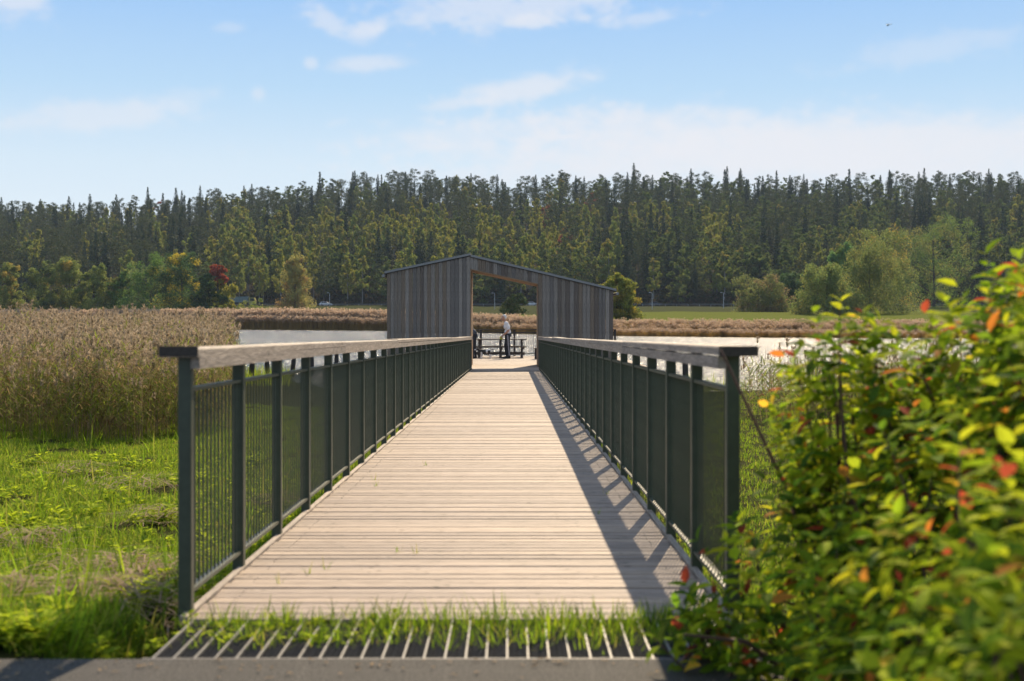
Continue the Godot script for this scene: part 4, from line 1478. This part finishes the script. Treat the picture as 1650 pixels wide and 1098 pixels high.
	for i in 260:
		spots.append(Transform3D(Basis(Vector3.UP, rng.randf() * TAU).scaled(Vector3.ONE * rng.randf_range(0.45, 0.9)), Vector3(rng.randf_range(-1.2, 0.8), -0.045, -4.96 - 0.06 * rng.randf())))
	spread("grate_grass", "short grass and moss growing up through the grate", "grass", ev, spots)
	# small tufts in the deck's gaps
	var dv := [tuft(5, 0.1, 0.004, 0.015, green, 0.8)]
	spots = []
	for p in [[-0.9, 6.0], [-0.84, 6.12], [-0.55, 6.6], [-0.46, 6.55], [-0.98, 5.75], [0.5, 8.0], [-0.95, 9.5], [-1.0, 9.9], [0.62, 9.0], [-0.7, 11.0]]:
		spots.append(Transform3D(Basis(Vector3.UP, rng.randf() * TAU), Vector3(p[0], -(p[1] - D0) * SLOPE, -p[1])))
	spread("deck_grass", "small grass tufts growing between the deck planks", "grass", dv, spots)
	# broad weeds on the verge
	var weeds := []
	for k in 4:
		var mb := MB.new()
		for i in 16:
			var a := rng.randf() * TAU
			var g := rng.randf_range(0.7, 1.25)
			mb.cur = Color(0.42 * g, 0.50 * g, 0.03 * g) if rng.randf() < 0.75 else Color(0.2 * g, 0.3 * g, 0.03 * g)
			var p := Vector3(cos(a), 0, sin(a)) * rng.randf_range(0.0, 0.05) + Vector3(0, rng.randf_range(0.02, 0.11), 0)
			mb.leaf(p, Vector3(cos(a), rng.randf_range(0.1, 0.9), sin(a)).normalized(), Vector3(-cos(a) * 0.4, 1, -sin(a) * 0.4).normalized(), rng.randf_range(0.05, 0.085), rng.randf_range(0.03, 0.05))
		weeds.append(mb.mesh(M.leaf))
	spots = []
	for i in 170:
		var x := rng.randf_range(-2.1, -1.2)
		spots.append(upright(x, rng.randf_range(4.62, 5.1), rng.randf_range(0.4, 0.95)))
	for i in 900:
		var d := rng.randf_range(5.2, 16.0)
		var x := -1.35 - rng.randf() * 0.32 * d
		if hill_noise.get_noise_2d(x * 70.0, d * 50.0 + 90.0) > 0.05: spots.append(upright(x, d, rng.randf_range(0.5, 1.1)))
	for i in 70:
		spots.append(Transform3D(Basis(Vector3.UP, rng.randf() * TAU).scaled(Vector3.ONE * rng.randf_range(0.25, 0.55)), Vector3(rng.randf_range(-1.2, -0.55) + 0.25 * rng.randfn() * 0.5, -0.05, -rng.randf_range(4.66, 5.08))))
	spread("weeds", "leafy yellow-green weeds along the road verge and grate", "weeds", weeds, spots)
	var lit := MB.new()
	for i in 90:
		var x := rng.randf_range(-1.9, 1.0)
		var d := 4.42 - absf(rng.randfn()) * 0.16
		var a := rng.randf() * TAU
		var g := rng.randf_range(0.5, 1.2)
		lit.cur = Color(0.42 * g, 0.30 * g, 0.17 * g)
		lit.leaf(Vector3(x, 0.008, -d), Vector3(cos(a), 0.04, sin(a)).normalized(), Vector3.UP, rng.randf_range(0.012, 0.04), rng.randf_range(0.006, 0.014))
	tag(part("leaf_litter", lit.mesh(M.dry), self), "small dry leaves scattered along the road's edge", "leaf litter", "", "stuff")
	# dry straw lying in the grass
	var straw := MB.new()
	for pile in STRAW:
		for i in 150:
			var x: float = pile[0] + rng.randfn() * pile[2] * 0.6
			var d: float = pile[1] + rng.randfn() * pile[2] * 0.6
			var a := rng.randf() * TAU
			var g := rng.randf_range(0.6, 1.2)
			straw.cur = Color(0.43 * g, 0.32 * g, 0.22 * g)
			var dir := Vector3(cos(a), rng.randf_range(-0.15, 0.25), sin(a)).normalized()
			straw.blade(Vector3(x, height(x, d) + rng.randf_range(0.03, 0.15), -d), dir, dir.cross(Vector3.UP).normalized(), rng.randf_range(0.1, 0.36), 0.009, 0.2, 2)
	tag(part("straw", straw.mesh(M.dry), self), "dry reed straw lying in the grass", "straw", "", "stuff")

# ---------------------------------------------------------------- the shrub
func shrub() -> void:
	var root := thing("dogwood_shrub", "leafy green shrub with some red leaves beside the boardwalk's end", "shrub", Vector3(1.5, 0, -4.0))
	var o := root.position
	# lobes of the crown: centre x, y, distance; radii
	var lobes := [[0.98, 0.12, 4.4, 0.45, 0.56, 0.4], [0.66, 0.02, 4.3, 0.26, 0.24, 0.22], [1.26, 0.5, 4.5, 0.44, 0.68, 0.45], [1.5, 0.66, 4.1, 0.44, 0.66, 0.5], [1.2, 0.3, 3.6, 0.46, 0.62, 0.5], [1.12, 0.36, 2.75, 0.48, 0.56, 0.4], [1.5, 0.68, 3.4, 0.46, 0.68, 0.5], [1.9, 0.7, 4.2, 0.6, 0.75, 0.6], [1.1, 0.05, 3.2, 0.5, 0.5, 0.5], [0.98, 0.45, 2.25, 0.34, 0.42, 0.25], [1.1, 0.82, 4.5, 0.26, 0.36, 0.28]]
	var leaves := []
	var stems := MB.new()
	stems.cur = Color(1, 1, 1)
	var greens := [Color(0.27, 0.385, 0.02), Color(0.37, 0.45, 0.024), Color(0.165, 0.265, 0.022), Color(0.085, 0.15, 0.022)]
	for L in lobes:
		var c := Vector3(L[0], L[1], -L[2])
		var r := Vector3(L[3], L[4], L[5])
		var shoots := int(195.0 * (r.x * r.y + r.y * r.z + r.x * r.z) / 0.75)
		for i in shoots:
			var u := Vector3(rng.randfn(), rng.randfn(), rng.randfn()).normalized()
			var tip := c + u * r * lerpf(0.6, 1.0, sqrt(rng.randf()))
			if tip.y < 0.04: continue
			var dir := (u * 0.6 + Vector3(0, 0.75, 0) + Vector3(rng.randfn(), rng.randfn(), rng.randfn()) * 0.22).normalized()
			var len_ := rng.randf_range(0.12, 0.24)
			var foot := tip - dir * len_
			if rng.randf() < 0.2:
				var base := Vector3(lerpf(c.x, tip.x, 0.35), maxf(0.0, tip.y - 0.5), lerpf(c.z, tip.z, 0.35))
				stems.tube([base - o, foot - o, tip - o], [0.006, 0.0035, 0.0012], 4)
			var turn := rng.randf() * TAU
			var young := rng.randf() < 0.22
			for k in 5:
				var t := 1.0 - k * 0.2
				for s in 2:
					var a := turn + k * 1.6 + s * PI
					var ref := dir.cross(Vector3(0.3, 0.2, 1)).normalized()
					var ref2 := dir.cross(ref)
					var out := ref * cos(a) + ref2 * sin(a)
					var ld := (out + dir * (0.9 if k == 0 else 0.45) + Vector3(0, -0.12, 0)).normalized()
					var nrm := (dir - ld * dir.dot(ld)).normalized()
					var col: Color = greens[rng.randi() % 4]
					var q := rng.randf()
					if q < 0.035: col = Color(0.42, 0.08, 0.04)
					elif q < 0.06: col = Color(0.6, 0.22, 0.04)
					elif q < 0.075: col = Color(0.7, 0.48, 0.05)
					elif young: col = Color(0.47, 0.53, 0.028)
					var size := rng.randf_range(0.036, 0.1) * (0.75 if k == 0 else 1.0)
					leaves.append([foot.lerp(tip, t), ld, nrm, size, col])
	# the 300 that show largest are parts
	for l in leaves:
		var p: Vector3 = l[0]
		var px := CX + F * p.x / -p.z
		var py := HY - F * (p.y - EYE) / -p.z
		l.append((l[3] / -p.z) if px < 1660 and py < 1110 else 0.0)
	leaves.sort_custom(func(a, b): return a[5] > b[5])
	var shapes := []
	for k in 12:
		var mb := MB.new()
		mb.cur = [greens[0], greens[1], greens[2], greens[3], Color(0.47, 0.53, 0.028), Color(0.42, 0.08, 0.04), Color(0.6, 0.22, 0.04), Color(0.7, 0.48, 0.05)][mini(k, 7)]
		mb.leaf(Vector3.ZERO, Vector3(0, 0, -1), Vector3.UP, 1.0, 0.44)
		shapes.append([mb.cur, mb.mesh(M.leaf)])
	var rest := MB.new()
	for i in leaves.size():
		var l: Array = leaves[i]
		var nrm: Vector3 = l[2]
		var ld: Vector3 = l[1]
		if i < 300:
			var which := 0
			for k in 8:
				if shapes[k][0].is_equal_approx(l[4]): which = k
			var bs := Basis(ld.cross(nrm).normalized(), nrm, -ld).scaled(Vector3.ONE * l[3])
			part("leaf", shapes[which][1], root, l[0] - o, Basis(ld.cross(nrm).normalized() * l[3], nrm * l[3], -ld * l[3]))
		else:
			var g := rng.randf_range(0.7, 1.25)
			rest.cur = Color(l[4].r * g * rng.randf_range(0.85, 1.2), l[4].g * g, l[4].b * g)
			rest.leaf(l[0] - o, ld, nrm, l[3], l[3] * 0.44)
	print("leaves ", leaves.size())
	part("leaves", rest.mesh(M.leaf), root).set_meta("kind", "stuff")
	# main stems from the ground
	for i in 34:
		var L: Array = lobes[rng.randi() % lobes.size()]
		var foot := Vector3(L[0] + rng.randfn() * 0.12 + 0.1, -0.03, -L[2] + rng.randfn() * 0.12)
		var top := Vector3(L[0] + rng.randfn() * L[3] * 0.5, maxf(0.15, L[1] + rng.randf() * L[4] * 0.7), -L[2] + rng.randfn() * L[5] * 0.4)
		stems.tube([foot - o, foot.lerp(top, 0.5) + Vector3(0, 0.06, 0) - o, top - o], [0.01, 0.008, 0.004], 5)
	part("stems", stems.mesh(M.twig), root)

# ---------------------------------------------------------------- poles in the water, helicopter
func small_things() -> void:
	for a in [[400, 47.0, 0.12], [432, 50.0, -0.05], [467, 53.0, 0.13], [503, 55.0, -0.03], [541, 57.0, 0.02], [1053, 47.0, 0.03], [1107, 42.0, -0.04]]:
		var x: float = (a[0] - CX) / F * a[1]
		var o := thing("mooring_pole", "dark old timber pole standing in the shallow water beside the boardwalk", "pole", Vector3(x, WATER - 0.9, -a[1]), "old poles in the shallow water")
		var mb := MB.new()
		mb.tube([Vector3.ZERO, Vector3(a[2] * 0.8, 1.2, 0), Vector3(a[2] * 1.4, 2.05, 0)], [0.1, 0.095, 0.085], 9)
		part("shaft", mb.mesh(M.dark_wood), o)
		var band := MB.new()
		band.tube([Vector3(a[2] * 1.2, 1.78, 0), Vector3(a[2] * 1.27, 1.86, 0)], [0.096, 0.095], 9, false)
		part("band", band.mesh(M.tyre), o)
	# helicopter far off in the sky
	var at := at_px(1430, 42, 2000.0)
	var h := thing("helicopter", "tiny teal helicopter flying high in the sky", "helicopter", at)
	h.rotation = Vector3(0, 0.4, 0.12)
	var teal := mat(lin(0.02, 0.16, 0.24), 0.4)
	var hull := MB.new()
	hull.tube([Vector3(-3.4, 0, 0), Vector3(-2.8, 0.1, 0), Vector3(-1.2, 0.2, 0), Vector3(0.6, 0.3, 0), Vector3(1.8, 0.5, 0)], [0.3, 0.95, 1.2, 1.0, 0.4], 10)
	part("hull", hull.mesh(teal), h)
	var boom := MB.new()
	boom.tube([Vector3(1.4, 0.5, 0), Vector3(6.2, 0.9, 0)], [0.42, 0.2], 8)
	boom.box(Vector3(6.2, 1.5, 0), Vector3(0.8, 1.6, 0.12))
	part("tail_boom", boom.mesh(teal), h)
	var mast := MB.new()
	mast.tube([Vector3(-0.8, 1.2, 0), Vector3(-0.8, 1.9, 0)], [0.25, 0.18], 6)
	part("mast", mast.mesh(teal), h)
	var rotor := MB.new()
	rotor.box(Vector3(-0.8, 1.95, 0), Vector3(10.0, 0.06, 0.3))
	rotor.box(Vector3(-0.8, 1.99, 0), Vector3(0.3, 0.06, 10.0))
	part("rotor_blades", rotor.mesh(M.tyre), h)
	for s in [-1.0, 1.0]:
		var sk := MB.new()
		sk.tube([Vector3(-2.8, -1.3, s), Vector3(1.0, -1.3, s)], [0.08, 0.08], 5)
		sk.tube([Vector3(-1.6, -1.3, s), Vector3(-1.3, -0.5, s * 0.5)], [0.06, 0.06], 5)
		part("skid", sk.mesh(M.tyre), h)
